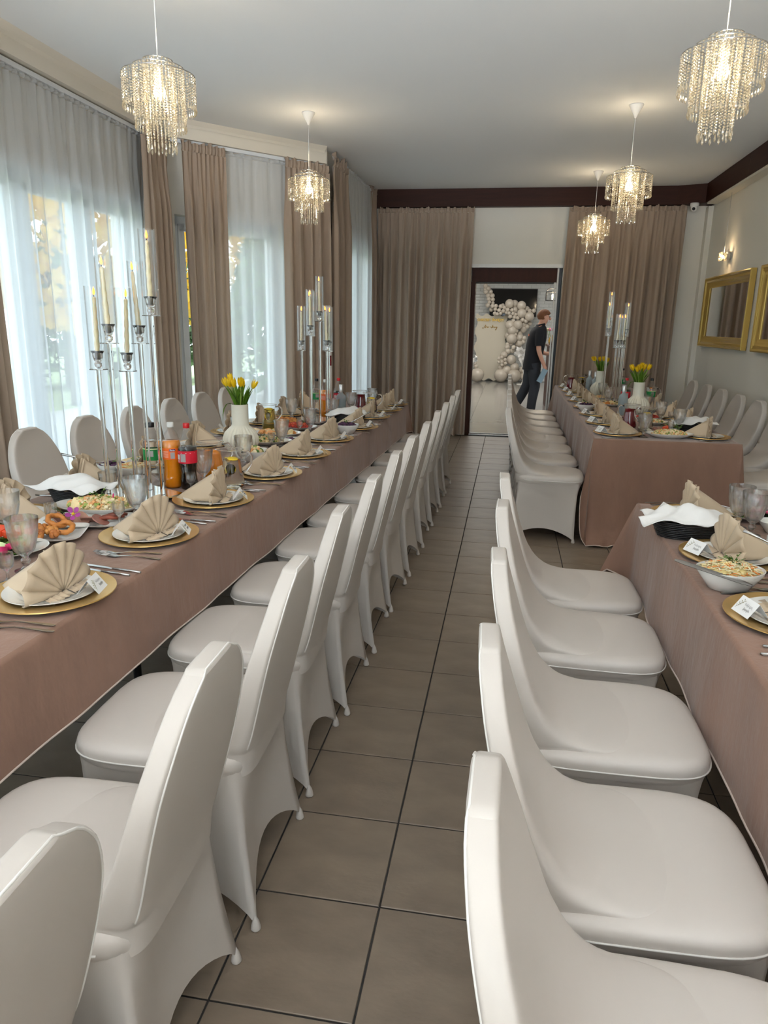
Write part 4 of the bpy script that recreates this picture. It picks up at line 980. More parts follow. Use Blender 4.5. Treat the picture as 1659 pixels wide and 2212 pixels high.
def jug(kind):
    t = thing('glass_jug', '', 'jug')
    prof = [(0.0, 0.0), (0.050, 0.0), (0.056, 0.006), (0.057, 0.02), (0.050, 0.07), (0.043, 0.12), (0.041, 0.145), (0.046, 0.165), (0.051, 0.178), (0.053, 0.182)]
    def spout(r, z, a, j):
        if z > 0.15: r += 0.022 * max(0, math.cos(a - PI)) ** 6 * (z - 0.15) / 0.032
        return r
    build(MB().lathe(prof, 32, rf=spout), 'jug_body', M['thin'], t)
    rim = [((0.053 + 0.022 * max(0, math.cos(a - PI)) ** 6) * math.cos(a), (0.053 + 0.022 * max(0, math.cos(a - PI)) ** 6) * math.sin(a), 0.182) for a in [2 * PI * i / 36 for i in range(36)]]
    build(MB().tube(rim, 0.0022, 6, closed=True), 'rim', M['glass'], t)
    build(MB().tube([(0.047, 0, 0.168), (0.078, 0, 0.172), (0.093, 0, 0.150), (0.090, 0, 0.115), (0.068, 0, 0.085), (0.050, 0, 0.075)], [0.005, 0.006, 0.006, 0.006, 0.006, 0.005], 10), 'handle', M['glass'], t)
    lv = {'oj': 0.142, 'lemon': 0.138, 'apple': 0.150, 'red': 0.150}[kind]
    liq = [(max(0, r - 0.0025), z + 0.004) for r, z in prof if z + 0.004 < lv]; rl = float(np.interp(lv, [p[1] for p in prof], [p[0] for p in prof])) - 0.0025
    build(MB().lathe(liq + [(rl, lv), (0.0, lv)], 28), 'drink', {'oj': M['orange'], 'lemon': M['lemonade'], 'apple': M['yellowdrink'], 'red': M['compote']}[kind], t)
    if kind in ('lemon', 'apple'):
        for (x, y, z, a) in ((0.008, -0.02, lv + 0.001, 0.1), (-0.012, 0.012, lv - 0.004, -0.2), (0.0, -0.034, lv - 0.045, 1.3)):
            o = build(MB().lathe([(0.0, 0.0), (0.024, 0.0), (0.025, 0.002), (0.024, 0.005), (0.0, 0.005)], 20), 'lemon_slice', M['lemon'], t); o.location = (x, y, z); o.rotation_euler = (a, 0.1, 0)
    return t
for k in ('oj', 'lemon', 'apple', 'red'): reg('jug_' + k, jug(k))
JG = 'glass jugs'
put('jug_oj', -1.42, 3.33, BZ, 0.3, 'glass jug of orange juice beside the cola bottle', JG)
put('jug_lemon', -1.25, 3.15, BZ, 0.15, 'glass jug of lemon water behind the third aisle-side napkin', JG)
put('jug_apple', -1.68, 4.98, BZ, 0.1, 'glass jug of amber drink with fruit behind the ribbed vase', JG)
put('jug_red', -1.27, 6.28, BZ, 0.1, 'glass jug of red compote at the far end of window table', JG)
put('jug_lemon', -1.14, 6.10, BZ, 0.1, 'glass jug of lemon water at the far end of window table', JG)
put('jug_red', 0.96, 5.86, BZ, 2.9, 'glass jug of red compote on the near end of the far table', JG)
put('jug_lemon', 1.05, 5.66, BZ, 2.6, 'glass jug of lemon water on the near end of the far table', JG)
put('jug_oj', 1.44, 7.62, BZ, 0.3, 'glass jug of orange juice by the wall side of far table', JG)
put('jug_red', 0.78, 9.26, BZ, 3.0, 'glass jug of red compote at the doorway end of far table', JG)
put('jug_lemon', 0.92, 9.45, BZ, 0.2, 'glass jug of lemon water at the doorway end of far table', JG)

# ribbed vases with tulips
def vase():
    t = thing('ribbed_vase', '', 'vase')
    prof = [(0.0, 0.0), (0.060, 0.0), (0.070, 0.005), (0.095, 0.030), (0.108, 0.062), (0.106, 0.092), (0.092, 0.122), (0.068, 0.146), (0.054, 0.158), (0.050, 0.170), (0.049, 0.280), (0.050, 0.286), (0.047, 0.286), (0.045, 0.27), (0.045, 0.18), (0.0, 0.17)]
    rib = lambda r, z, a, j: r * (1 - 0.10 * (1 - abs(math.sin(11 * a))) * max(0, min(1, min(z / 0.01, (0.155 - z) / 0.02)))) if j < 9 else r
    build(MB().lathe(prof, 132, rf=rib), 'vase_body', M['vase'], t, True, 60)
    return t
v0 = vase(); vb = v0.children[0]; bpy.data.objects.remove(v0); vb.parent = None; vb.name = 'ribbed_vase'; vb['category'] = 'vase'; vb['label'] = ''; reg('vase', vb)
def leaf_mb(pts, wd):
    mb = MB(); n = len(pts); pts = [Vector(p) for p in pts]
    def fn(i, j):
        u = i / (n - 1); w_ = wd * (math.sin(PI * min(1, u * 0.93 + 0.10)) ** 0.8) if u < 0.999 else 0.0005
        t_ = (pts[min(i + 1, n - 1)] - pts[max(i - 1, 0)]).normalized(); sd = t_.cross(Vector((pts[-1].x + 1e-3, pts[-1].y + 2e-3, 0)).normalized()); sd = sd.normalized() if sd.length > 1e-4 else Vector((1, 0, 0))
        nn = sd.cross(t_); k = (j - 2) / 2
        return tuple(pts[i] + sd * w_ * k + nn * (-0.35 * w_ * (1 - k * k)))
    return mb.grid(n, 5, fn)
def tulip(base, tip, bend, seed, label, leafy_=True, droop=False):
    rn = random.Random(seed); t = thing('tulip', label, 'flower', tuple(base), 0, 'yellow tulips')
    d = Vector(tip) - Vector(base); mid = d * 0.5 + Vector((bend * d.y, -bend * d.x, 0))
    path = [Vector((0, 0, -0.06)), Vector((0, 0, 0)), mid * 0.5, mid + Vector((0, 0, d.z * 0.08)), d * 0.85, d]
    build(MB().tube(path, 0.0032, 7), 'stem', M['stem'], t)
    q = (d - mid).normalized().to_track_quat('Z', 'Y').to_matrix().to_4x4()
    fl = MB()
    for k in range(6):
        a = 2 * PI * k / 6 + 0.3; ro = 0.018 if k % 2 else 0.0155
        def pe(i, j, a=a, ro=ro):
            u = i / 7; v = (j - 2) / 2; r = ro * (math.sin(PI * (0.12 + 0.62 * u)) ** 0.8) * 1.08; wdt = 0.62 * (math.sin(PI * min(1, 0.15 + 0.8 * u)) ** 0.7) if i < 7 else 0.12
            an = a + v * wdt; r2 = r * (1 - 0.10 * abs(v)); return (r2 * math.cos(an), r2 * math.sin(an), u * 0.056 - 0.004 * abs(v) * u)
        fl.grid(8, 5, pe)
    fl.xf(Matrix.Translation(d) @ q); build(fl, 'bloom', M['tulip'], t)
    if leafy_:
        for k in range(2):
            a = rn.uniform(0, 2 * PI); L_ = rn.uniform(0.11, 0.17); o = rn.uniform(0.03, 0.075)
            pts = [(0.004 * math.cos(a), 0.004 * math.sin(a), -0.03)] + [(math.cos(a) * (0.012 + o * u ** 1.4), math.sin(a) * (0.012 + o * u ** 1.4), L_ * u * (1 - 0.1 * u)) for u in [i / 8 for i in range(1, 9)]]
            build(leaf_mb(pts, 0.016), 'leaf', M['leaf'], t)
    if droop:
        pts = [(-0.01, -0.01, 0.0), (-0.035, -0.005, 0.022), (-0.06, -0.006, 0.018), (-0.078, -0.006, -0.01), (-0.086, -0.006, -0.045), (-0.088, -0.006, -0.085)]
        build(leaf_mb(pts, 0.011), 'drooping_leaf', M['leaf'], t)
    return t
LEAN = ['', 'leaning towards aisle and doorway', 'leaning towards the doorway', 'leaning towards windows and doorway', 'leaning towards the windows', 'leaning towards windows and camera', 'leaning towards the camera', 'leaning towards aisle and camera']
def bouquet(x, y, where, seed, n=8, short=''):
    rn = random.Random(seed); put('vase', x, y, BZ, rn.random(), 'cream ceramic vase with ribbed belly ' + where, 'ribbed vases')
    zt = BZ + 0.286
    for k in range(n):
        a = 2 * PI * k / n + rn.uniform(-0.3, 0.3); rr = rn.uniform(0.02, 0.034); sp = rn.uniform(0.03, 0.075) if k else 0.0
        tulip((x + rr * math.cos(a) * 0.8, y + rr * math.sin(a) * 0.8, zt - 0.02), (x + (rr * 0.6 + sp) * math.cos(a), y + (rr * 0.6 + sp) * math.sin(a), zt + rn.uniform(0.085, 0.125)), rn.uniform(-0.1, 0.1), seed * 31 + k,
              'yellow tulip %s in the %s' % (LEAN[k] if k else 'standing upright', short), True, k == 4 and n > 6)
bouquet(-1.55, 4.06, 'on the window table', 1, 8, 'window-table vase')
bouquet(1.18, 6.86, 'nearer the camera on the far table', 2, 8, 'nearer far-table vase')
bouquet(1.03, 8.45, 'towards the doorway on the far table', 3, 6, 'doorway-end vase')

# crystal candelabra on mirror plates with ivory LED tapers
CUP = MB().lathe([(0.0, 0.03), (0.0135, 0.03), (0.016, 0.036), (0.021, 0.05), (0.021, 0.062), (0.027, 0.071), (0.026, 0.073), (0.018, 0.064), (0.016, 0.05), (0.0125, 0.038), (0.0, 0.036)], 20).mesh('candle_cup', M['glass'])
KNOB = MB().ball((0, 0, 0.017), 0.016, 8, 6).mesh('crystal_knob', M['glass'], False)
DISC = MB().lathe([(0.0, -0.004), (0.036, -0.004), (0.037, -0.002), (0.036, 0.0), (0.0, 0.0)], 28).mesh('tray', M['glass'], True, 40)
TUBE = MB().lathe([(0.0335, 0.0), (0.0335, 0.33), (0.0315, 0.33), (0.0315, 0.0), (0.0335, 0.0)], 28).mesh('glass_tube', M['thin'], True, 40)
def candle_mesh():
    mb = MB(); n = 16; K = 60
    def fn(i, j):
        a = 2 * PI * i / n; u = j / (K - 1); z = 0.245 * u; r = 0.0108 - 0.0038 * u; r *= 1 + 0.11 * math.cos(2 * a - u * 34); return (r * math.cos(a), r * math.sin(a), z)
    mb.grid(n, K, fn, True); mb.lathe([(0.007, 0.245), (0.004, 0.249), (0.0, 0.25)], 16); mb.lathe([(0.0, 0.0), (0.011, 0.0)], 16); return mb.mesh('wax', M['candle'])
WAX = candle_mesh(); WICK = MB().tube([(0, 0, 0.248), (0, 0, 0.258)], 0.0014, 5).mesh('wick', M['wick'])
FLAME = MB().lathe([(0.0, 0.256), (0.003, 0.259), (0.0052, 0.266), (0.0045, 0.274), (0.002, 0.284), (0.0, 0.29)], 12).mesh('flame', M['flame'])
HN = ['tallest tube', 'second tallest tube', 'third tallest tube', 'fourth tallest tube', 'second lowest tube', 'lowest tube']
def candelabra(x, y, rz, rods, where, seed, short):
    rn = random.Random(seed); t = thing('crystal_candelabra', 'crystal candelabra with glass tubes on mirror plate ' + where, 'candelabra', (x, y, ZT + 0.001), rz, 'crystal candelabra')
    b = build(MB().box((0, 0, 0.017), (0.30, 0.30, 0.012)), 'mirror_base', M['mirror'], t, smooth=False)
    build(MB().box((0, 0, 0.0105), (0.302, 0.302, 0.002)), 'glass_edge', M['black_plastic'], t, smooth=False)
    for sx in (-1, 1):
        for sy in (-1, 1): build(MB().lathe([(0, 0), (0.012, 0), (0.012, 0.0095), (0, 0.0095)], 12, c=(sx * 0.12, sy * 0.12, 0)), 'foot', M['chrome'], b)
    c, s = math.cos(rz), math.sin(rz); order = sorted(range(len(rods)), key=lambda i: -rods[i][2])
    for k, i in enumerate(order):
        lx, ly, h = rods[i]
        st = build(MB().lathe([(0.0, 0.023), (0.0098, 0.023), (0.0098, h), (0.0, h)], 14, c=(lx, ly, 0)), 'rod', M['acrylic'], t, True, 40)
        for me, nm in ((DISC, 'tray'), (KNOB, 'crystal_knob'), (CUP, 'candle_cup'), (TUBE, 'glass_tube')): obj(nm, me, st, (lx, ly, h + 0.004))
        cd = thing('taper_candle', 'ivory taper in the %s of the %s' % (HN[k], short), 'candle', (x + lx * c - ly * s, y + lx * s + ly * c, ZT + 0.001 + h + 0.004 + 0.039), 0, 'ivory LED tapers')
        tl = rn.uniform(0.02, 0.07); an = rn.uniform(0, 2 * PI); cd.rotation_euler = (tl * math.cos(an), tl * math.sin(an), rn.uniform(0, 6))
        obj('wax', WAX, cd); obj('wick', WICK, cd); obj('flame', FLAME, cd)
candelabra(-1.575, 2.835, R(-28), [(-0.085, -0.075, 0.555), (0.05, -0.10, 0.665), (-0.015, 0.085, 0.660), (0.105, 0.065, 0.775), (0.01, 0.0, 0.55), (-0.12, 0.02, 0.45)][:5], 'in front of the large window', 1, 'candelabra nearest the camera')
candelabra(-1.49, 5.50, R(-20), [(-0.095, -0.02, 0.545), (0.0, 0.09, 0.765), (0.035, -0.085, 0.660), (0.10, 0.04, 0.55), (-0.04, 0.03, 0.655), (0.07, 0.11, 0.54)], 'in the middle of the window table', 2, 'candelabra before the bay curtains')
candelabra(1.06, 7.86, R(15), [(-0.095, -0.06, 0.67), (0.09, -0.05, 0.665), (-0.03, 0.09, 0.775), (0.05, -0.10, 0.555), (-0.02, -0.11, 0.555), (0.10, 0.09, 0.55)], 'on the far mirror-side table', 3, 'far-table candelabra')
t = thing('banded_rod', 'slim white rod with a dark red band behind the middle candelabra', 'rod', (-1.52, 6.15, ZT + 0.001))
build(MB().lathe([(0.0, 0.0), (0.06, 0.0), (0.06, 0.008), (0.0, 0.008)], 20), 'foot', M['lab_white'], t, True, 40)
for a, b, m in ((0.008, 0.40, 'lab_white'), (0.40, 0.485, 'compote'), (0.485, 0.53, 'lab_white')):
    build(MB().lathe([(0.0, a), (0.021 - 0.009 * a, a), (0.021 - 0.009 * b, b), (0.0, b)], 16), 'band', M[m], t, True, 40)
build(MB().lathe([(0.0, 0.53), (0.013, 0.53), (0.011, 0.545), (0.0, 0.547)], 16), 'tip', M['black_plastic'], t, True, 40)

# ------------------------------------------------------------------ serving dishes and food
def dish(name, a, b, h, label, x, y, rz=0.0, n=40, sq=2.0, foot=0.55, m='china', cat='dish', grp='white serving dishes'):
    prof = [(0.0, 0.004), (foot, 0.004), (foot * 1.15, 0.008), (0.86, h * 0.62), (0.97, h), (1.0, h), (0.985, h * 0.86), (foot * 1.12, 0.003), (foot, 0.0), (0.0, 0.0)]
    mb = MB(); k = len(prof)
    def fn(i, j):
        t = 2 * PI * i / n; px, py = superell(t, a, b, sq); r, z = prof[j]; return (px * r, py * r, z)
    mb.grid(n, k, fn, True)
    o = build(mb, name, M[m], None, True, 50, (x, y, ZT + 0.0008), rz); return tag(o, label, cat, grp)
def chunks(name, a, b, h, n, size, mats, label, x, y, z, rz=0.0, seed=1, kind='cube', shell=True, cat='food'):
    rn = random.Random(seed); mb = MB(); nm = len(mats)
    mb.ball((0, 0, 0), 1.0, 16, 8, 0, a * 0.93, b * 0.93, h * 0.85)
    for _ in range(n):
        t = rn.uniform(0, 2 * PI); q = math.sqrt(rn.random()); px, py = a * q * math.cos(t), b * q * math.sin(t); pz = h * math.sqrt(max(0, 1 - q * q * 0.96)) * 0.92; s = size * rn.uniform(0.6, 1.3)
        Rm = Matrix.Rotation(rn.uniform(0, 3), 3, 'X') @ Matrix.Rotation(rn.uniform(0, 3), 3, 'Z'); mi = rn.randrange(nm)
        if kind == 'cube': mb.box((px, py, pz), (s, s * rn.uniform(0.6, 1), s * rn.uniform(0.6, 1)), mi, rot=Rm)
        elif kind == 'shred':
            a2 = rn.uniform(0, 2 * PI); L_ = size * rn.uniform(4, 9); c = rn.uniform(-0.4, 0.4); pts = []
            for u in (-0.5, 0, 0.5): pts.append((px + L_ * u * math.cos(a2 + c * u), py + L_ * u * math.sin(a2 + c * u), pz + size * 0.6 + L_ * 0.18 * (0.25 - u * u) * rn.uniform(-0.3, 2)))
            mb.tube(pts, size * 0.35, 4, mi)
        elif kind == 'leaf':
            g = Vector((rn.gauss(0, 1), rn.gauss(0, 1), rn.gauss(0, 0.5))).normalized() * s; k = g.cross(Vector((0.2, 0.3, 1))).normalized() * s * 0.5; c = Vector((px, py, pz)); up_ = Vector((0, 0, s * 0.25))
            mb.add([c - g, c + k + up_, c + g, c - k + up_, c - up_ * 0.2], [(0, 4, 1), (1, 4, 2), (2, 4, 3), (3, 4, 0)], mi)
        elif kind == 'lump': mb.ball((px, py, pz), s, 7, 5, mi, rn.uniform(0.7, 1.2), rn.uniform(0.7, 1.2), rn.uniform(0.7, 1))
    mb.v = [(p[0], p[1], max(p[2], -h * 0.2)) for p in mb.v]
    o = build(mb, name, mats, None, kind != 'cube', None, (x, y, z), rz); return tag(o, label, cat, None, 'stuff')
def sprig(x, y, z, size, n, seed, label, mats='greens'):
    rn = random.Random(seed); mb = MB()
    for _ in range(n):
        a = rn.uniform(0, 2 * PI); e = rn.uniform(0.3, 1.2); L_ = size * rn.uniform(0.6, 1.2); pts = [(0, 0, 0)]
        for u in (0.35, 0.7, 1.0): pts.append((L_ * u * math.cos(a) * math.cos(e), L_ * u * math.sin(a) * math.cos(e), L_ * u * math.sin(e) * (1.15 - 0.3 * u)))
        mb.tube(pts, size * 0.02, 4, 0)
        for u in range(5):
            c = Vector(pts[1]).lerp(Vector(pts[3]), u / 4); g = Vector((rn.gauss(0, 1), rn.gauss(0, 1), rn.gauss(0, 0.6))).normalized() * size * 0.2; k = g.cross(Vector((0.2, 0.3, 1))).normalized() * size * 0.12
            mb.add([c, c + g * 0.5 + k, c + g, c + g * 0.5 - k], [(0, 1, 2, 3)], rn.randrange(3))
    return tag(build(mb, 'herb_sprig', M[mats], None, False, None, (x, y, z)), label, 'garnish', 'herb garnishes')
def slices(n, x, y, z, dx, dy, r, mats, nm, label, seed, th=0.006, tilt=0.5, cat='food'):
    rn = random.Random(seed)
    for k in range(n):
        mb = MB().lathe([(0.0, 0.0), (r * 0.95, 0.0), (r, th * 0.4), (r * 0.95, th), (0.0, th)], 16, rf=lambda rr, zz, a, j: rr * (1 + 0.08 * math.sin(3 * a + k)))
        o = build(mb, nm, mats[k % len(mats)], None, True, 50, (x + dx * k, y + dy * k, z)); o.rotation_euler = (rn.uniform(-0.2, 0.2), -tilt * rn.uniform(0.6, 1.1), rn.uniform(0, 6))
        tag(o, label if n == 1 else '%s, %s from the windows' % (label, ORD[k]), cat, label)
D = ZT
# near end of the window table
dish('oval_platter', 0.18, 0.13, 0.022, 'white plate of fresh vegetables at the left picture edge', -1.66, 2.03, 0.3)
chunks('lettuce', 0.13, 0.10, 0.02, 130, 0.026, M['greens'] + M['purple'][:1], 'bed of green and purple leaves on the vegetable plate', -1.66, 2.03, D + 0.012, seed=2, kind='leaf')
slices(3, -1.60, 1.98, D + 0.036, 0.02, 0.045, 0.03, M['cucumber'], 'cucumber_slice', 'pale cucumber slice on the vegetable plate', 3)
slices(2, -1.70, 2.11, D + 0.040, 0.05, 0.02, 0.036, M['tomato'], 'tomato_half', 'orange-red tomato half on the vegetable plate', 4, 0.022, 0.2)
slices(2, -1.565, 1.95, D + 0.034, 0.01, 0.05, 0.02, M['pink'][:1], 'radish_piece', 'pink radish piece on the vegetable plate', 5, 0.02, 0.3)
dish('square_plate', 0.115, 0.115, 0.020, 'white square plate of fried bites and onion rings', -1.58, 2.24, 0.35, sq=6)
for k, (dx, dy, r) in enumerate([(-0.04, -0.03, 0.022), (-0.01, -0.045, 0.02), (0.01, -0.01, 0.022), (-0.045, 0.01, 0.024), (0.035, -0.03, 0.018), (-0.02, 0.02, 0.021), (0.0, -0.075, 0.017)]):
    rn = random.Random(k); mb = MB()
    for q in range(7): mb.ball((rn.uniform(-0.6, 0.6) * r, rn.uniform(-0.6, 0.6) * r, rn.uniform(-0.2, 0.5) * r), r * rn.uniform(0.4, 0.7), 7, 5)
    tag(build(mb, 'fried_bite', M['fried'][k % 3], None, True, None, (-1.58 + dx, 2.24 + dy, D + 0.008 + r * 0.7)), 'crisp golden fried bite on the square plate', 'food', 'fried bites')
for k, (dx, dy, z, tx, ty, lab) in enumerate([(0.035, 0.02, 0.032, 0.35, 0.1, 'fried onion ring lying at the front of the square plate'), (-0.01, 0.05, 0.048, 0.1, 0.5, 'fried onion ring propped at the back of the square plate')]):
    mb = MB().tube([(0.031 * math.cos(2 * PI * i / 26), 0.031 * math.sin(2 * PI * i / 26), 0.002 * math.sin(i)) for i in range(26)], [0.0095 + 0.0012 * math.sin(i * 2.3) for i in range(26)], 9, closed=True)
    o = build(mb, 'onion_ring', M['fried'][0], None, True, None, (-1.58 + dx, 2.24 + dy, D + z)); o.rotation_euler = (tx, ty, 0); tag(o, lab, 'food')
dish('square_platter', 0.17, 0.105, 0.020, 'white rectangular platter of cold meats', -1.56, 2.42, 0.25, sq=7)
slices(5, -1.66, 2.41, D + 0.018, 0.04, 0.003, 0.036, M['meat'], 'meat_slice', 'thin slice of roast meat on the rectangular platter', 6, 0.006, 0.7)
for k in range(4):
    mb = MB().tube([(-0.035, 0, 0), (0, 0.006, 0.004), (0.035, 0, 0)], [0.006, 0.0095, 0.006], 8)
    tag(build(mb, 'sausage', M['sausage'][k % 2], None, True, None, (-1.475 + 0.004 * k, 2.44 + 0.016 * k, D + 0.022 + 0.004 * (k % 2)), 0.4), 'small brown smoked sausage on the cold meat platter', 'food', 'smoked sausages')
mb = MB()
for k in range(5):
    a = 2 * PI * k / 5; mb.grid(5, 4, lambda i, j: ((0.006 + 0.022 * i / 4) * math.cos(a + (j - 1.5) * 0.36 * math.sin(PI * (0.15 + 0.75 * i / 4))), (0.006 + 0.022 * i / 4) * math.sin(a + (j - 1.5) * 0.36 * math.sin(PI * (0.15 + 0.75 * i / 4))), 0.012 * i / 4))
mb.ball((0, 0, 0.004), 0.006, 8, 6, 1)
o = build(mb, 'edible_flower', [M['pink'][2], M['lemon']], None, True, None, (-1.575, 2.37, D + 0.052)); o.rotation_euler = (0.9, 0.3, 0.2); tag(o, 'purple edible flower on the cold meat platter', 'flower')
o = build(leaf_mb([(0, 0, 0), (0.004, 0.004, 0.02), (0.004, 0.008, 0.045), (0.0, 0.010, 0.066)], 0.022), 'physalis_husk', M['vegsal'][0], None, True, None, (-1.585, 2.39, D + 0.045)); tag(o, 'papery tan physalis husk on the cold meat platter', 'garnish')
sprig(-1.62, 2.41, D + 0.03, 0.075, 4, 8, 'pea shoot sprig on the cold meat platter')
dish('oval_platter', 0.185, 0.115, 0.036, 'white oval dish of diced vegetable salad near the candelabra', -1.60, 2.60, 0.1)
chunks('vegetable_salad', 0.135, 0.08, 0.042, 420, 0.0115, M['vegsal'], 'diced vegetable salad heaped in the oval dish near the candelabra', -1.60, 2.60, D + 0.022, 0.1, 9)
sprig(-1.60, 2.59, D + 0.062, 0.05, 4, 10, 'green sprig on the diced vegetable salad')
tag(build(MB().tube([(0, 0, 0), (0.004, 0, 0.022)], [0.004, 0.003], 7), 'radish_stick', M['pink'][0], None, True, None, (-1.545, 2.60, D + 0.058)), 'pink radish stick on the diced vegetable salad', 'garnish')
# bread baskets: woven black tray with a white serviette
def basket(x, y, rz, where, seed):
    t = thing('bread_basket', 'black wicker bread basket ' + where, 'basket', (x, y, ZT + 0.0008), rz, 'bread baskets')
    a, b, h = 0.135, 0.085, 0.06; mb = MB()
    for k in range(9):
        z = 0.004 + h * k / 8; f = 0.78 + 0.22 * k / 8; mb.tube([((a * f + 0.002 * (-1) ** (i + k)) * math.cos(2 * PI * i / 44), (b * f + 0.002 * (-1) ** (i + k)) * math.sin(2 * PI * i / 44), z) for i in range(44)], 0.0038, 5, closed=True)
    build(mb, 'weave', M['wicker'], t)
    build(MB().lathe([(0.0, 0.003), (0.8, 0.003)], 40, sx=a, sy=b), 'bottom', M['wicker'], t)
    rn = random.Random(seed); ph = [rn.uniform(0, 6) for _ in range(4)]; n = 22
    def fn(i, j):
        u = i / (n - 1) * 2 - 1; v = j / (n - 1) * 2 - 1; xx, yy = u * a * 1.12, v * b * 1.15; r = math.hypot(u, v) / 1.0
        z = 0.074 + 0.042 * max(0, 1 - r * r) + 0.011 * math.sin(5 * u + ph[0]) * math.cos(4 * v + ph[1]) + 0.006 * math.sin(9 * u - 6 * v + ph[2])
        if u < -0.5 and v < -0.2: z -= 0.012 * (abs(u) - 0.5); xx -= 0.09 * (abs(u) - 0.5)
        return (xx, yy, z)
    s = build(MB().grid(n, n, fn), 'serviette', M['serv'], None, True, None, (x, y, ZT + 0.0008), rz); s.modifiers.new('thick', 'SOLIDIFY').thickness = 0.002
    tag(s, 'white serviette covering the bread basket ' + where, 'napkin', 'bread serviettes')
basket(-1.78, 2.72, -0.2, 'beside the first goblets of the window table', 1)
basket(-1.22, 5.56, 0.4, 'at the far part of the window table', 2)
basket(1.42, 5.78, 0.2, 'on the far table between two napkins', 3)
basket(0.705, 2.775, 0.15, 'on the near table by the aisle', 4)
def spoon(x, y, z, rz, tilt, label, L_=0.17):
    mb = MB(); mb.tube([(-0.02, 0, 0), (0.03, 0, 0.002), (L_ * 0.6, 0, 0.004), (L_, 0, 0.004)], [0.004, 0.003, 0.0045, 0.0065], 8); mb.ball((-0.04, 0, -0.002), 0.022, 10, 6, 0, 1.3, 0.8, 0.25)
    o = build(mb, 'serving_spoon', M['steel'], None, True, None, (x, y, z)); o.rotation_euler = (0, -tilt, rz); return tag(o, label, 'spoon', 'serving spoons')
def bowl(x, y, r, h, label): return dish('white_bowl', r, r, h, label, x, y, 0, foot=0.5, cat='bowl', grp='white bowls')
bowl(-1.80, 3.24, 0.085, 0.062, 'white bowl of carrot and cabbage slaw behind the candelabra')
chunks('slaw', 0.068, 0.068, 0.03, 170, 0.0042, M['slaw'], 'carrot and cabbage slaw in the bowl behind the candelabra', -1.80, 3.24, D + 0.045, seed=12, kind='shred'); sprig(-1.79, 3.25, D + 0.072, 0.04, 5, 13, 'parsley on the slaw behind the candelabra')
bowl(-1.93, 3.27, 0.075, 0.06, 'white bowl of purple beet salad behind the slaw bowl')
chunks('beet_salad', 0.06, 0.06, 0.022, 90, 0.010, M['purple'], 'purple beet salad in the bowl behind the slaw', -1.93, 3.27, D + 0.045, seed=14, kind='lump'); sprig(-1.93, 3.26, D + 0.066, 0.045, 6, 15, 'parsley on the beet salad by the windows')
spoon(-1.97, 3.20, D + 0.075, 3.5, 0.25, 'steel spoon leaning from the beet salad by the windows')
bowl(-1.73, 3.20, 0.06, 0.042, 'small empty white bowl behind the candelabra rods')
dish('square_bowl', 0.085, 0.085, 0.06, 'white square bowl of salad in front of the ribbed vase', -1.40, 3.82, 0.2, sq=6, foot=0.7)
chunks('chicken_salad', 0.062, 0.062, 0.03, 110, 0.016, M['vegsal'] + M['greens'][:1], 'creamy salad in the square bowl before the ribbed vase', -1.40, 3.82, D + 0.042, seed=16, kind='lump')
dish('oval_platter', 0.17, 0.11, 0.03, 'white oval dish of grain salad beside the ribbed vase', -1.50, 4.36, 0.2); chunks('grain_salad', 0.12, 0.075, 0.034, 220, 0.011, M['vegsal'] + M['greens'][:1], 'grain salad in the oval dish beside the ribbed vase', -1.50, 4.36, D + 0.018, 0.2, 17)
sprig(-1.52, 4.37, D + 0.05, 0.04, 5, 18, 'green leaves on the grain salad beside the vase')
dish('oval_platter', 0.17, 0.12, 0.03, 'white oval platter of cheese snacks behind the grain salad', -1.53, 4.70, 0.1); chunks('cheese_snacks', 0.12, 0.08, 0.018, 60, 0.022, M['vegsal'][:3] + M['fried'][:1], 'cheese snacks on the oval platter behind the grain salad', -1.53, 4.70, D + 0.016, seed=19, kind='lump')
dish('oval_platter', 0.15, 0.11, 0.028, 'white platter of red salad near the middle candelabra', -1.49, 5.05, 0.0); chunks('red_salad', 0.11, 0.075, 0.034, 160, 0.011, M['redsal'], 'red salad on the platter near the middle candelabra', -1.49, 5.05, D + 0.014, seed=20, kind='lump')
sprig(-1.45, 5.05, D + 0.05, 0.05, 4, 21, 'pale sprig on the red salad')
dish('white_plate', 0.12, 0.12, 0.016, 'white plate of herring behind the fifth aisle-side napkin', -1.385, 4.50, 0); slices(3, -1.42, 4.50, D + 0.014, 0.035, 0.01, 0.026, M['purple'], 'beet_slice', 'dark slice on the white plate behind fifth napkin', 22)
bowl(-1.10, 4.95, 0.088, 0.068, 'white bowl of purple salad at the aisle edge of window table'); chunks('cabbage_salad', 0.07, 0.07, 0.025, 110, 0.010, M['purple'], 'purple cabbage salad in the bowl at the aisle edge', -1.10, 4.95, D + 0.052, seed=23, kind='lump')
sprig(-1.11, 4.95, D + 0.075, 0.05, 6, 24, 'green leaves on the purple salad at the aisle edge'); spoon(-1.06, 5.0, D + 0.085, 0.5, 0.45, 'steel spoon leaning in the bowl at the aisle edge', 0.14)
bowl(-1.36, 5.68, 0.045, 0.04, 'small white sauce bowl before the spirit bottle')
dish('oval_platter', 0.13, 0.10, 0.025, 'white platter of fried food by the middle candelabra', -1.66, 5.30, 0.2); chunks('fried_food', 0.09, 0.07, 0.03, 40, 0.02, M['fried'], 'golden fried food on the platter by the middle candelabra', -1.66, 5.30, D + 0.012, seed=25, kind='lump')
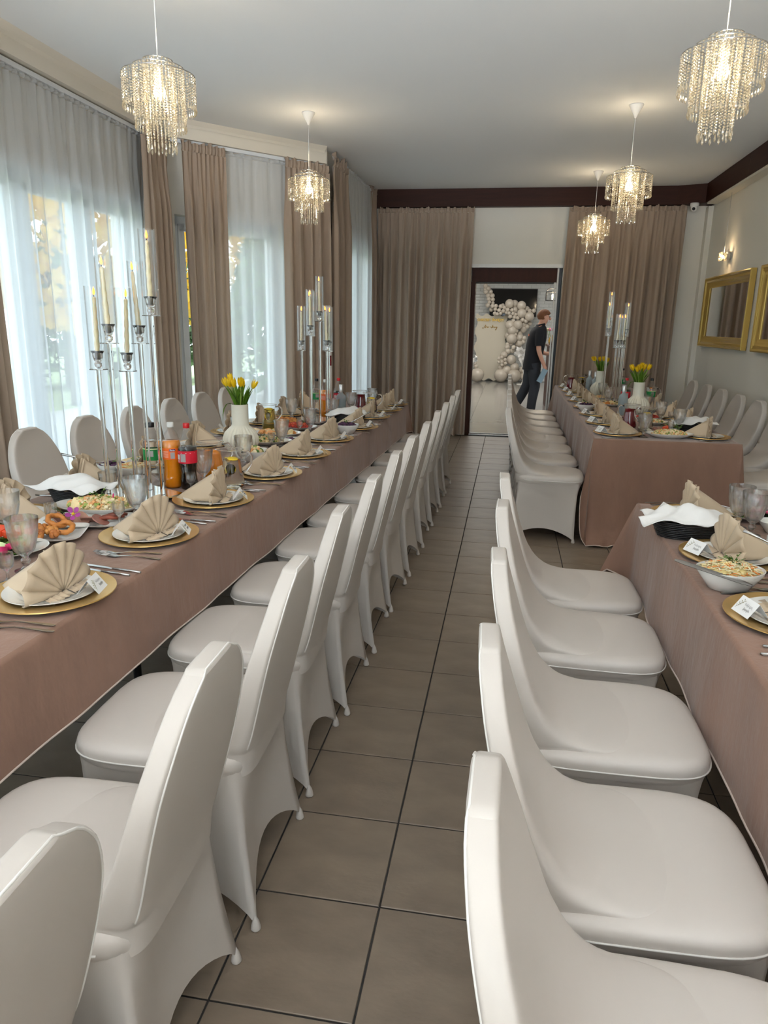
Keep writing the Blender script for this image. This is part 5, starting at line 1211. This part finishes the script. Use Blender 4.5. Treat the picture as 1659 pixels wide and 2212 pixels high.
# far mirror-side table
dish('oval_platter', 0.17, 0.105, 0.034, 'white oval dish of diced salad at the end of the far table', 1.17, 5.40, 0.05); chunks('vegetable_salad', 0.12, 0.07, 0.038, 320, 0.0115, M['vegsal'], 'diced vegetable salad in the dish at the far table end', 1.17, 5.40, D + 0.02, 0.05, 26)
sprig(1.24, 5.46, D + 0.05, 0.06, 6, 27, 'curly green leaf beside the diced salad of the far table')
dish('square_platter', 0.14, 0.10, 0.02, 'white platter of cold meats behind the diced salad of the far table', 1.17, 5.68, 0.2, sq=7); slices(4, 1.10, 5.66, D + 0.018, 0.035, 0.01, 0.036, M['meat'], 'meat_slice', 'pink meat slice on the platter of the far table', 28, 0.006, 0.6)
sprig(1.22, 5.70, D + 0.02, 0.07, 6, 29, 'leafy garnish on the cold meats of the far table')
slices(1, 1.19, 5.62, D + 0.035, 0, 0, 0.022, M['tomato'], 'orange_flower', 'orange garnish on the cold meats of the far table', 30, 0.02)
dish('oval_platter', 0.13, 0.10, 0.03, 'white platter of red salad on the far table', 1.20, 6.42, 0); chunks('red_salad', 0.095, 0.07, 0.032, 130, 0.011, M['redsal'], 'red salad on the far table platter', 1.20, 6.42, D + 0.014, seed=31, kind='lump'); sprig(1.22, 6.44, D + 0.05, 0.05, 5, 32, 'green and pink garnish on the far table red salad')
dish('oval_platter', 0.13, 0.09, 0.028, 'white oval dish of grain salad before the red one', 1.19, 6.12, 0.1); chunks('grain_salad', 0.095, 0.062, 0.025, 130, 0.011, M['vegsal'] + M['greens'][:1], 'grain salad before the red one on the far table', 1.19, 6.12, D + 0.016, 0.1, 33)
bowl(0.735, 6.92, 0.085, 0.066, 'white bowl of purple salad at the aisle edge of far table'); chunks('cabbage_salad', 0.066, 0.066, 0.025, 90, 0.010, M['purple'], 'purple salad in the bowl on the far table', 0.735, 6.92, D + 0.05, seed=34, kind='lump'); sprig(0.735, 6.92, D + 0.072, 0.05, 6, 35, 'green leaves on the far table purple salad')
dish('oval_platter', 0.14, 0.10, 0.03, 'white oval platter of pastry in the middle of far table', 1.04, 7.42, 0.1); chunks('pastry', 0.10, 0.07, 0.024, 50, 0.022, M['vegsal'][:2] + M['fried'][:1], 'golden pastry pieces on the far table platter', 1.04, 7.42, D + 0.014, seed=36, kind='lump'); sprig(1.08, 7.40, D + 0.035, 0.05, 6, 37, 'green leaves beside the pastry on the far table')
dish('oval_platter', 0.14, 0.10, 0.03, 'white oval platter of snacks before the further vase', 1.00, 8.05, 0.1); chunks('snack_mix', 0.10, 0.07, 0.024, 50, 0.02, M['vegsal'][:3], 'snacks on the platter before the further vase', 1.00, 8.05, D + 0.014, seed=38, kind='lump')
# near mirror-side table
dish('oval_bowl', 0.100, 0.078, 0.064, 'white oval bowl of carrot slaw on the near table', 0.70, 2.205, 0.15, foot=0.55, cat='bowl', grp='white bowls')
chunks('slaw', 0.085, 0.066, 0.042, 330, 0.0040, M['slaw'], 'carrot and cabbage slaw heaped in the near table bowl', 0.70, 2.205, D + 0.044, 0.15, 39, 'shred'); sprig(0.705, 2.21, D + 0.078, 0.045, 8, 40, 'green leaves on the near table slaw')
mb = MB(); mb.grid(9, 3, lambda i, j: (-0.11 + 0.22 * i / 8, (j - 1) * (0.011 if i not in (0, 8) else 0.006), 0.0008 * (1 - abs(j - 1)))); mb.grid(9, 3, lambda i, j: (-0.11 + 0.22 * i / 8, (1 - j) * (0.011 if i not in (0, 8) else 0.006), -0.0012))
o = build(mb, 'table_spreader', M['steel'], None, True, None, (0.632, 2.145, D + 0.068)); o.rotation_euler = (0.2, 0.16, -0.42); tag(o, 'wide steel server resting across the near table slaw bowl', 'server')
bowl(0.955, 2.365, 0.07, 0.062, 'white bowl of purple cabbage on the near table'); chunks('cabbage_salad', 0.055, 0.055, 0.03, 120, 0.004, M['purple'], 'shredded purple cabbage in the near table bowl', 0.955, 2.365, D + 0.046, seed=41, kind='shred'); spoon(0.90, 2.37, D + 0.085, 2.9, 0.35, 'steel spoon in the purple cabbage bowl', 0.13); sprig(0.98, 2.38, D + 0.075, 0.04, 5, 42, 'green leaf on the purple cabbage')
dish('oval_platter', 0.17, 0.11, 0.022, 'white oval platter of leafy salad at the near table end', 1.09, 3.10, -0.1); chunks('leaf_salad', 0.12, 0.07, 0.016, 140, 0.024, M['greens'] + M['purple'][:1], 'leafy green salad on the platter at the near table end', 1.09, 3.10, D + 0.012, seed=43, kind='leaf')
slices(3, 1.06, 3.07, D + 0.034, 0.035, 0.012, 0.02, M['pink'], 'radish_slice', 'bright pink radish slice on the leafy salad', 44, 0.008, 0.6); slices(3, 1.00, 3.12, D + 0.03, 0.03, -0.01, 0.022, M['meat'][2:] + M['sausage'][:1], 'ham_roll', 'rolled ham piece on the leafy salad', 45, 0.016, 0.4)
spoon(0.98, 3.10, D + 0.036, 2.95, 0.12, 'steel spoon resting on the leafy salad platter')
bowl(1.06, 2.90, 0.062, 0.045, 'small empty white bowl beside the two goblets')
dish('butter_dish', 0.05, 0.035, 0.014, 'small white butter dish on the near table', 0.995, 2.70, 0.0, sq=6, foot=0.8)
tag(build(MB().box((0, 0, 0.022), (0.05, 0.032, 0.028)), 'butter_packet', M['serv'], None, False, None, (0.995, 2.70, D + 0.004), 0.1), 'wrapped white butter packet in the butter dish', 'butter')
put('spirit', 1.075, 2.52, BZ, 0, 'frosted spirit bottle at the right picture edge', 'spirit bottles')

# ------------------------------------------------------------------ reception room furnishings
BALL = [(-0.73, 20.45, 2.54, 0.066), (-0.65, 20.45, 2.48, 0.064), (-0.71, 20.45, 2.39, 0.066), (-0.58, 20.45, 2.39, 0.059), (-0.73, 20.45, 2.45, 0.052), (-0.64, 20.45, 2.29, 0.066), (-0.53, 20.45, 2.29, 0.064), (-0.62, 20.45, 2.2, 0.062), (-0.51, 20.45, 2.19, 0.059), (-0.6, 20.45, 2.12, 0.052), (-0.5, 20.45, 2.1, 0.047), (-0.64, 20.45, 2.04, 0.066), (-0.51, 20.33, 2.02, 0.059), (-0.42, 20.33, 2.02, 0.057), (-0.54, 20.45, 1.93, 0.064), (-0.43, 20.33, 1.93, 0.052), (-0.44, 20.33, 1.83, 0.052), (-0.33, 20.33, 1.91, 0.055), (-0.29, 20.33, 2.01, 0.062), (-0.24, 20.45, 2.03, 0.066), (-0.19, 20.33, 1.98, 0.055), (-0.22, 20.33, 1.89, 0.057), (-0.37, 20.33, 1.81, 0.052), (-0.28, 20.33, 1.83, 0.047), (-0.06, 20.33, 2.08, 0.123), (0.08, 20.45, 2.09, 0.1), (0.26, 20.33, 2.04, 0.123), (0.1, 20.45, 1.93, 0.104), (-0.1, 20.33, 1.93, 0.062), (0.01, 20.33, 1.92, 0.052), (-0.06, 20.33, 1.84, 0.052), (0.05, 20.33, 1.83, 0.052), (-0.13, 20.33, 1.85, 0.043), (0.4, 20.45, 1.95, 0.085), (0.48, 20.33, 1.91, 0.057), (0.59, 20.33, 1.91, 0.059), (0.28, 20.33, 1.84, 0.128), (0.49, 20.33, 1.76, 0.128), (-0.02, 20.33, 1.75, 0.059), (0.09, 20.33, 1.73, 0.057), (0.18, 20.33, 1.72, 0.055), (0.07, 20.33, 1.64, 0.055), (0.12, 20.33, 1.81, 0.047), (0.31, 20.33, 1.67, 0.062), (0.4, 20.33, 1.64, 0.057), (-0.02, 20.33, 1.53, 0.123), (0.2, 20.33, 1.54, 0.128), (0.35, 20.45, 1.55, 0.085), (0.51, 20.45, 1.58, 0.066), (0.45, 20.45, 1.5, 0.066), (0.06, 20.33, 1.39, 0.128), (0.35, 20.45, 1.42, 0.095), (0.16, 20.33, 1.38, 0.062), (0.26, 20.45, 1.31, 0.071), (0.14, 20.33, 1.28, 0.057), (-0.05, 20.45, 1.25, 0.095), (0.05, 20.33, 1.17, 0.142), (0.26, 20.45, 1.21, 0.114), (0.38, 20.45, 1.19, 0.071), (0.37, 20.45, 1.09, 0.066), (-0.04, 20.33, 1.02, 0.062), (0.04, 20.33, 1.03, 0.057), (0.12, 20.08, 0.95, 0.062), (0.26, 20.45, 1.04, 0.104), (-0.05, 20.2, 0.95, 0.071), (0.09, 20.2, 0.86, 0.071), (-0.03, 20.2, 0.84, 0.076), (-0.13, 20.2, 0.74, 0.104), (0.08, 20.2, 0.62, 0.133), (-0.26, 20.08, 0.65, 0.052), (-0.18, 20.08, 0.68, 0.047), (-0.09, 20.08, 0.62, 0.052), (-0.25, 20.08, 0.55, 0.043), (-0.17, 20.08, 0.56, 0.052), (-0.07, 20.08, 0.53, 0.047), (-0.16, 20.08, 0.48, 0.047), (-0.2, 20.2, 0.41, 0.085), (-0.04, 20.2, 0.34, 0.128), (0.18, 20.2, 0.42, 0.128), (-0.18, 20.2, 0.19, 0.185), (0.18, 20.2, 0.19, 0.19), (0.39, 20.2, 0.36, 0.095), (0.45, 20.2, 0.18, 0.119)]
t = thing('balloon_garland', 'greige balloon garland sweeping down past the television', 'balloons', (0, 20.4, 0))
bme = MB().lathe([(0.0, -1.02), (0.05, -1.03), (0.06, -0.99), (0.30, -0.93), (0.62, -0.75), (0.88, -0.42), (0.99, 0.0), (0.97, 0.3), (0.84, 0.6), (0.6, 0.82), (0.3, 0.95), (0.0, 1.0)], 20).mesh('balloon', M['balloon'])
rn = random.Random(4)
for (x, y, z, r) in BALL:
    o = obj('balloon', bme, t, (x, y - 20.4, z)); o.scale = (r, r, r); o.rotation_euler = (rn.uniform(1.2, 1.9) if z > r + 0.05 else 0, rn.uniform(-0.4, 0.4), rn.uniform(0, 6)) if z > 0.3 else (0, 0, 0)
t = thing('balloon_cluster', 'small greige balloon cluster at the window-side foot of the sign', 'balloons', (-0.85, 20.1, 0))
for (x, z, r) in ((-0.82, 0.195, 0.19), (-0.86, 0.42, 0.062), (-0.90, 0.50, 0.057)):
    o = obj('balloon', bme, t, (x + 0.85, 0, z)); o.scale = (r, r, r)
# wavy welcome board
pts = []
for k in range(40):
    u = k / 39; pts.append((-0.93 + 0.84 * u, 1.79 + 0.035 * math.cos(u * 2 * PI * 3)))
right = [(-0.09 + 0.035 * math.cos(i / 30 * 2 * PI * 4), 1.80 - 1.76 * i / 30) for i in range(1, 30)]
bot = [(-0.09 - 0.84 * k / 39, 0.045 + 0.035 * math.cos(k / 39 * 2 * PI * 3 + PI)) for k in range(40)]
left = [(-0.93 - 0.035 * math.cos(i / 30 * 2 * PI * 4), 0.05 + 1.74 * i / 30) for i in range(1, 30)]
poly = pts + right + bot + left
t = thing('welcome_board', 'tall wavy beige board with gold CHRZEST ŚWIĘTY lettering', 'sign', (0, 20.60, 0))
mb = MB().prism(poly, -0.01, 0.01); mb.xf(Matrix.Rotation(R(90), 4, 'X')); build(mb, 'board', M['board'], t, smooth=False)
me = text_mesh('CHRZEST ŚWIĘTY', 0.092, 'lettering', M['goldtext'], bold=0.004, extrude=0.006)
o = obj('lettering', me, t, (-0.545, -0.015, 1.65)); o.rotation_euler = (R(90), 0, 0)
xs = [v.co.x for v in me.vertices]; o.scale = (0.73 / (max(xs) - min(xs)), 1.0, 1.0)
# handwritten gold line under it
st = MB(); P_ = lambda u, v: Vector((-0.76 + 0.41 * u, -0.018, 1.465 + v))
a_ = [P_(0.02, -0.01), P_(0.0, -0.03), P_(0.08, -0.03), P_(0.16, 0.02), P_(0.22, 0.06), P_(0.225, -0.02), P_(0.18, 0.0), P_(0.3, 0.01), P_(0.33, -0.02), P_(0.36, 0.01), P_(0.4, -0.01), P_(0.43, 0.01)]
b_ = [P_(0.5, 0.005), P_(0.56, 0.005), P_(0.62, -0.02), P_(0.66, 0.02), P_(0.7, 0.06), P_(0.68, -0.01), P_(0.74, 0.015), P_(0.77, -0.015), P_(0.8, 0.012), P_(0.84, -0.015), P_(0.88, 0.012), P_(0.93, -0.01), P_(0.96, 0.015), P_(0.93, -0.06), P_(0.86, -0.07), P_(0.99, 0.0)]
def smooth_(l):
    out = []
    for i in range(len(l) - 1):
        for k in range(5):
            u = k / 5; p0, p1, p2, p3 = l[max(0, i - 1)], l[i], l[i + 1], l[min(len(l) - 1, i + 2)]
            out.append(0.5 * ((2 * p1) + (p2 - p0) * u + (2 * p0 - 5 * p1 + 4 * p2 - p3) * u * u + (3 * p1 - p0 - 3 * p2 + p3) * u ** 3))
    return out + [l[-1]]
st.tube(smooth_(a_), 0.0055, 6); st.tube(smooth_(b_), 0.0055, 6); build(st, 'script_lettering', M['goldtext'], t)
# television
t = thing('television', 'large black wall television above the balloon garland', 'television', (0.042, 20.78, 1.76))
build(MB().box((0, 0, 0.36), (1.27, 0.05, 0.74)), 'casing', M['black_plastic'], t, smooth=False)
build(MB().box((0, -0.027, 0.365), (1.24, 0.006, 0.70)), 'screen', M['screen'], t, smooth=False)
# cage lantern
t = thing('cage_lantern', 'black wire cage lantern hanging beyond the doorway', 'lamp', (0.86, 16.0, 2.04))
mb = MB(); a = 0.16; hh = 0.24
c8 = [(-a, -a, 0), (a, -a, 0), (a, a, 0), (-a, a, 0)]; c9 = [(x * 0.72, y * 0.72, hh) for x, y, z in c8]; c7 = [(-a, -a, 0.17), (a, -a, 0.17), (a, a, 0.17), (-a, a, 0.17)]
for i in range(4):
    j = (i + 1) % 4
    for p, q in ((c8[i], c8[j]), (c7[i], c7[j]), (c9[i], c9[j]), (c8[i], c7[i]), (c7[i], c9[i])): mb.tube([p, q], 0.007, 5)
build(mb, 'cage', M['black_plastic'], t, smooth=False)
build(MB().tube([(0, 0, hh), (0, 0, 1.16)], 0.006, 6), 'cord', M['black_plastic'], t)
for i in range(3):
    x, y = 0.06 * math.cos(i * 2.1), 0.06 * math.sin(i * 2.1)
    o = build(MB().lathe([(0.0, 0.02), (0.01, 0.02), (0.01, 0.08), (0.022, 0.10), (0.0, 0.135)], 10, c=(x, y, 0.0)), 'bulb', M['bulb'], t)
l = bpy.data.lights.new('lantern_light', 'POINT'); l.energy = 12; l.color = (1, 0.8, 0.55); l.shadow_soft_size = 0.05
o = bpy.data.objects.new('lantern_light', l); COL.objects.link(o); o.parent = t; o.location = (0, 0, 0.12)
# bar counter with a flower vase
t = thing('bar_counter', 'dark wooden bar counter end beyond the doorway', 'counter', (1.30, 14.5, 0))
build(MB().box((0, 0, 0.57), (1.1, 1.4, 1.14)), 'body', M['dark_wood'], t, smooth=False); build(MB().box((0, 0, 1.158), (1.16, 1.46, 0.036)), 'counter_top', M['dark_wood'], t, smooth=False)
t = thing('gold_vase', 'gold vase on the bar counter', 'vase', (0.80, 14.3, 1.177))
build(MB().lathe([(0, 0), (0.05, 0), (0.075, 0.04), (0.08, 0.09), (0.06, 0.14), (0.045, 0.16), (0.05, 0.18), (0.0, 0.17)], 20), 'vase_body', M['goldtext'], t)
for k in range(6):
    x, y = 0.80 + 0.07 * math.cos(k * 1.1), 14.3 + 0.07 * math.sin(k * 1.1)
    f = thing('rose', '%s rose in the gold vase' % ('cream' if k % 2 else 'pink'), 'flower', (x, y, 1.30), 0, 'roses in the gold vase')
    build(MB().tube([(0, 0, 0), ((x - 0.8) * 0.6, (y - 14.3) * 0.6, 0.14)], 0.005, 5), 'stem', M['leaf'], f)
    mb = MB(); q = Vector(((x - 0.8) * 0.6, (y - 14.3) * 0.6, 0.16))
    for i in range(9): mb.ball(q + Vector((0.018 * math.cos(i * 2.4), 0.018 * math.sin(i * 2.4), 0.012 * (i % 3) - 0.01)), 0.022, 7, 5, 0, 1, 1, 0.8)
    build(mb, 'bloom', M['vegsal'][4] if k % 2 else M['pink'][1], f)
# white flower stand by the garland
t = thing('paper_flower_stand', 'white paper flowers on a thin white stand beside the garland', 'flowers', (0.32, 19.75, 0))
build(MB().tube([(0.05, 0, 0), (0.12, 0, 0.2), (0.02, 0, 0.6), (0.0, 0, 0.8)], 0.012, 6), 'stand', M['white_plastic'], t); build(MB().lathe([(0, 0), (0.12, 0), (0.12, 0.012), (0, 0.012)], 20, c=(0.05, 0, 0)), 'foot', M['white_plastic'], t)
mb = MB(); rn = random.Random(8)
for k in range(46):
    d = Vector((rn.gauss(0, 1), rn.gauss(0, 0.7), rn.gauss(0.3, 1))).normalized(); L_ = rn.uniform(0.12, 0.24); g = d.cross(Vector((0.1, 1, 0.2))).normalized() * L_ * 0.25; c = Vector((0, 0, 0.8)); mb.add([c, c + d * L_ * 0.6 + g, c + d * L_, c + d * L_ * 0.6 - g], [(0, 1, 2, 3)])
build(mb, 'petals', M['serv'], t, smooth=False)
# draped white chair with a satin bow at the window-side jamb
o = copy_tree(chair); used_chairs.append(o); o.location = (-0.92, 13.4, 0); o.rotation_euler = (0, 0, PI); o['label'] = 'white covered chair with satin bow just beyond the doorway'; o['group'] = 'reception chairs'
mb = MB()
for k in range(3): mb.tube([(0.0, -0.10, 0.03 * k), (0.03, 0.0, 0.03 * k + 0.014), (0.0, 0.10, 0.03 * k + 0.03)], [0.012, 0.018, 0.012], 8)
tag(build(mb, 'satin_bow', M['serv'], None, True, None, (-0.60, 13.4, 0.88)), 'white satin bow tied on the reception chair', 'bow')

# ------------------------------------------------------------------ the waiter walking past the doorway
def skin(name, verts, edges, radii, m, parent=None, sub=2, root=0):
    me = bpy.data.meshes.new(name); me.from_pydata(verts, edges, []); o = obj(name, me, parent); me.materials.append(m)
    sk_ = o.modifiers.new('skin', 'SKIN'); sk_.use_smooth_shade = True
    for i, r in enumerate(radii):
        d = me.skin_vertices[0].data[i]; d.radius = r if isinstance(r, tuple) else (r, r); d.use_root = (i == root)
    s = o.modifiers.new('sub', 'SUBSURF'); s.levels = sub; s.render_levels = sub; return o
man = thing('person', 'person in black polo and dark trousers walking past, holding a carton', 'person', (0.42, 13.0, 0), R(8))
# local: +x is the walking direction, -y towards the hall
V = [(0.0, 0, 0.94), (0.015, 0, 1.12), (0.045, 0, 1.32), (0.065, 0, 1.46), (0.10, -0.005, 1.53), (0.135, -0.01, 1.60), (0.150, -0.012, 1.68), (0.145, -0.012, 1.73),       # pelvis..head
     (0.055, -0.17, 1.42), (0.04, -0.225, 1.28), (0.045, -0.245, 1.12), (0.10, -0.255, 0.98), (0.15, -0.255, 0.88), (0.165, -0.25, 0.84),                        # near arm
     (0.07, 0.17, 1.42), (0.07, 0.22, 1.27), (0.12, 0.225, 1.13), (0.24, 0.19, 1.05), (0.31, 0.17, 1.06),                                                   # far arm
     (0.0, -0.09, 0.88), (0.045, -0.10, 0.50), (0.0, -0.10, 0.10), (0.0, -0.10, 0.05), (0.11, -0.11, 0.03),                                                    # near leg
     (-0.01, 0.09, 0.88), (-0.05, 0.09, 0.52), (-0.24, 0.09, 0.17), (-0.26, 0.09, 0.10), (-0.16, 0.09, 0.035),                                                # trailing leg
     (0.185, -0.265, 0.80), (0.20, -0.25, 0.765), (0.175, -0.272, 0.79), (0.187, -0.262, 0.755), (0.165, -0.265, 0.785), (0.172, -0.252, 0.755), (0.155, -0.25, 0.79), (0.158, -0.24, 0.76), (0.19, -0.225, 0.82), (0.205, -0.222, 0.79)]
E_ = [(0, 1), (1, 2), (2, 3), (3, 4), (4, 5), (5, 6), (6, 7), (3, 8), (8, 9), (9, 10), (10, 11), (11, 12), (12, 13), (3, 14), (14, 15), (15, 16), (16, 17), (17, 18), (0, 19), (19, 20), (20, 21), (21, 22), (22, 23), (0, 24), (24, 25), (25, 26), (26, 27), (27, 28),
      (13, 29), (29, 30), (13, 31), (31, 32), (13, 33), (33, 34), (13, 35), (35, 36), (12, 37), (37, 38)]
Rr = [0.13, 0.12, 0.14, 0.12, 0.058, 0.075, 0.094, 0.07, 0.066, 0.052, 0.043, 0.038, 0.028, 0.036, 0.066, 0.05, 0.042, 0.034, 0.038, 0.09, 0.06, 0.045, 0.042, 0.038, 0.09, 0.06, 0.045, 0.042, 0.038] + [0.010, 0.008] * 4 + [0.011, 0.009]
skin('body', V, E_, Rr, M['skin'], man)
# polo shirt
def shell(name, rings, m, n=24):
    mb = MB(); k = len(rings)
    def fn(i, j):
        (cx, cy, z, a, b, tx) = rings[j]; t_ = 2 * PI * i / n; x, y = superell(t_, a, b, 2.6); return (cx + x, cy + y, z + tx * x)
    mb.grid(n, k, fn, True); return build(mb, name, m, man)
sh = shell('polo_shirt', [(-0.015, 0, 0.80, 0.155, 0.195, 0.1), (-0.01, 0, 0.90, 0.150, 0.19, 0.08), (0.005, 0, 1.02, 0.148, 0.188, 0.05), (0.025, 0, 1.18, 0.155, 0.20, 0), (0.045, 0, 1.32, 0.155, 0.21, 0), (0.06, 0, 1.42, 0.138, 0.215, 0), (0.075, 0, 1.492, 0.115, 0.175, 0), (0.09, 0, 1.525, 0.078, 0.085, 0.1), (0.10, 0, 1.56, 0.078, 0.08, 0.2)], M['shirt'])
for sg in (-1, 1):
    pts = [(0.06, sg * 0.15, 1.43), (0.05, sg * 0.20, 1.36), (0.042, sg * 0.228, 1.27), (0.045, sg * 0.238, 1.19)]
    build(MB().tube(pts, [0.085, 0.078, 0.07, 0.068], 14, cap=False), 'sleeve', M['shirt'], sh)
build(MB().box((0, 0, 0), (0.004, 0.05, 0.035)), 'emblem', M['lab_orange'], sh, smooth=False).location = (-0.108, -0.06, 1.37)
tr = shell('trousers', [(0.0, 0, 0.78, 0.14, 0.18, 0), (-0.005, 0, 0.88, 0.142, 0.178, 0), (0.0, 0, 0.98, 0.13, 0.165, 0)], M['trousers'])
for pts in ([(0.0, -0.085, 0.90), (0.03, -0.095, 0.70), (0.045, -0.10, 0.50), (0.015, -0.10, 0.28), (0.0, -0.10, 0.065)], [(-0.01, 0.085, 0.90), (-0.03, 0.09, 0.70), (-0.055, 0.09, 0.52), (-0.15, 0.09, 0.32), (-0.25, 0.09, 0.14)]):
    build(MB().tube(pts, [0.115, 0.105, 0.09, 0.082, 0.075], 16), 'trouser_leg', M['trousers'], tr)
for (x, y, z, rx) in ((0.03, -0.10, 0.0, 0.0), (-0.20, 0.09, 0.015, 0.35)):
    mb = MB(); mb.ball((0.02, 0, 0.035), 1.0, 14, 8, 0, 0.14, 0.05, 0.042); mb.v = [(p[0], p[1], max(p[2], 0.002)) for p in mb.v]; o = build(mb, 'shoe', M['shoe'], man); o.location = (x, y, z); o.rotation_euler = (0, rx, 0)
# hair, ear, nose, brow and mouth
mb = MB()
def hairf(i, j):
    t_ = 2 * PI * i / 26; ph = R(128) * j / 9; d = Vector((math.sin(ph) * math.cos(t_), math.sin(ph) * math.sin(t_), math.cos(ph)))
    r = 0.106 + 0.004 * math.sin(t_ * 9) if not (d.x > 0.25 and d.z < 0.30) else 0.07
    if d.x < -0.1 and d.z < 0.2: r *= 1.03
    return (0.140 + d.x * r * 1.08, -0.012 + d.y * r * 0.88, 1.695 + d.z * r * 0.98)
mb.grid(26, 10, hairf, True); build(mb, 'hair', M['hair'], man)
for sg in (-1, 1):
    mb = MB(); mb.ball((0, 0, 0), 1.0, 10, 7, 0, 0.018, 0.009, 0.03); o = build(mb, 'ear', M['skin'], man); o.location = (0.142, -0.012 + sg * 0.092, 1.665)
    mb = MB(); mb.ball((0, 0, 0), 1.0, 8, 6, 0, 0.008, 0.012, 0.007); o = build(mb, 'eye', M['wick'], man); o.location = (0.232, -0.012 + sg * 0.034, 1.675)
mb = MB(); mb.ball((0, 0, 0), 1.0, 8, 6, 0, 0.022, 0.014, 0.026); o = build(mb, 'nose', M['skin'], man); o.location = (0.245, -0.012, 1.645)
mb = MB(); mb.ball((0, 0, 0), 1.0, 8, 6, 0, 0.010, 0.026, 0.006); o = build(mb, 'mouth', M['pink'][1], man); o.location = (0.232, -0.012, 1.605)
mb = MB().box((0, 0, 0), (0.085, 0.06, 0.24)); o = build(mb, 'drink_carton', M['phone'], None, False, None, (0.585, 12.76, 0.70)); o.rotation_euler = (0.0, 0.42, 0.1)
tag(o, 'pale blue drink carton held by the walking person', 'carton')
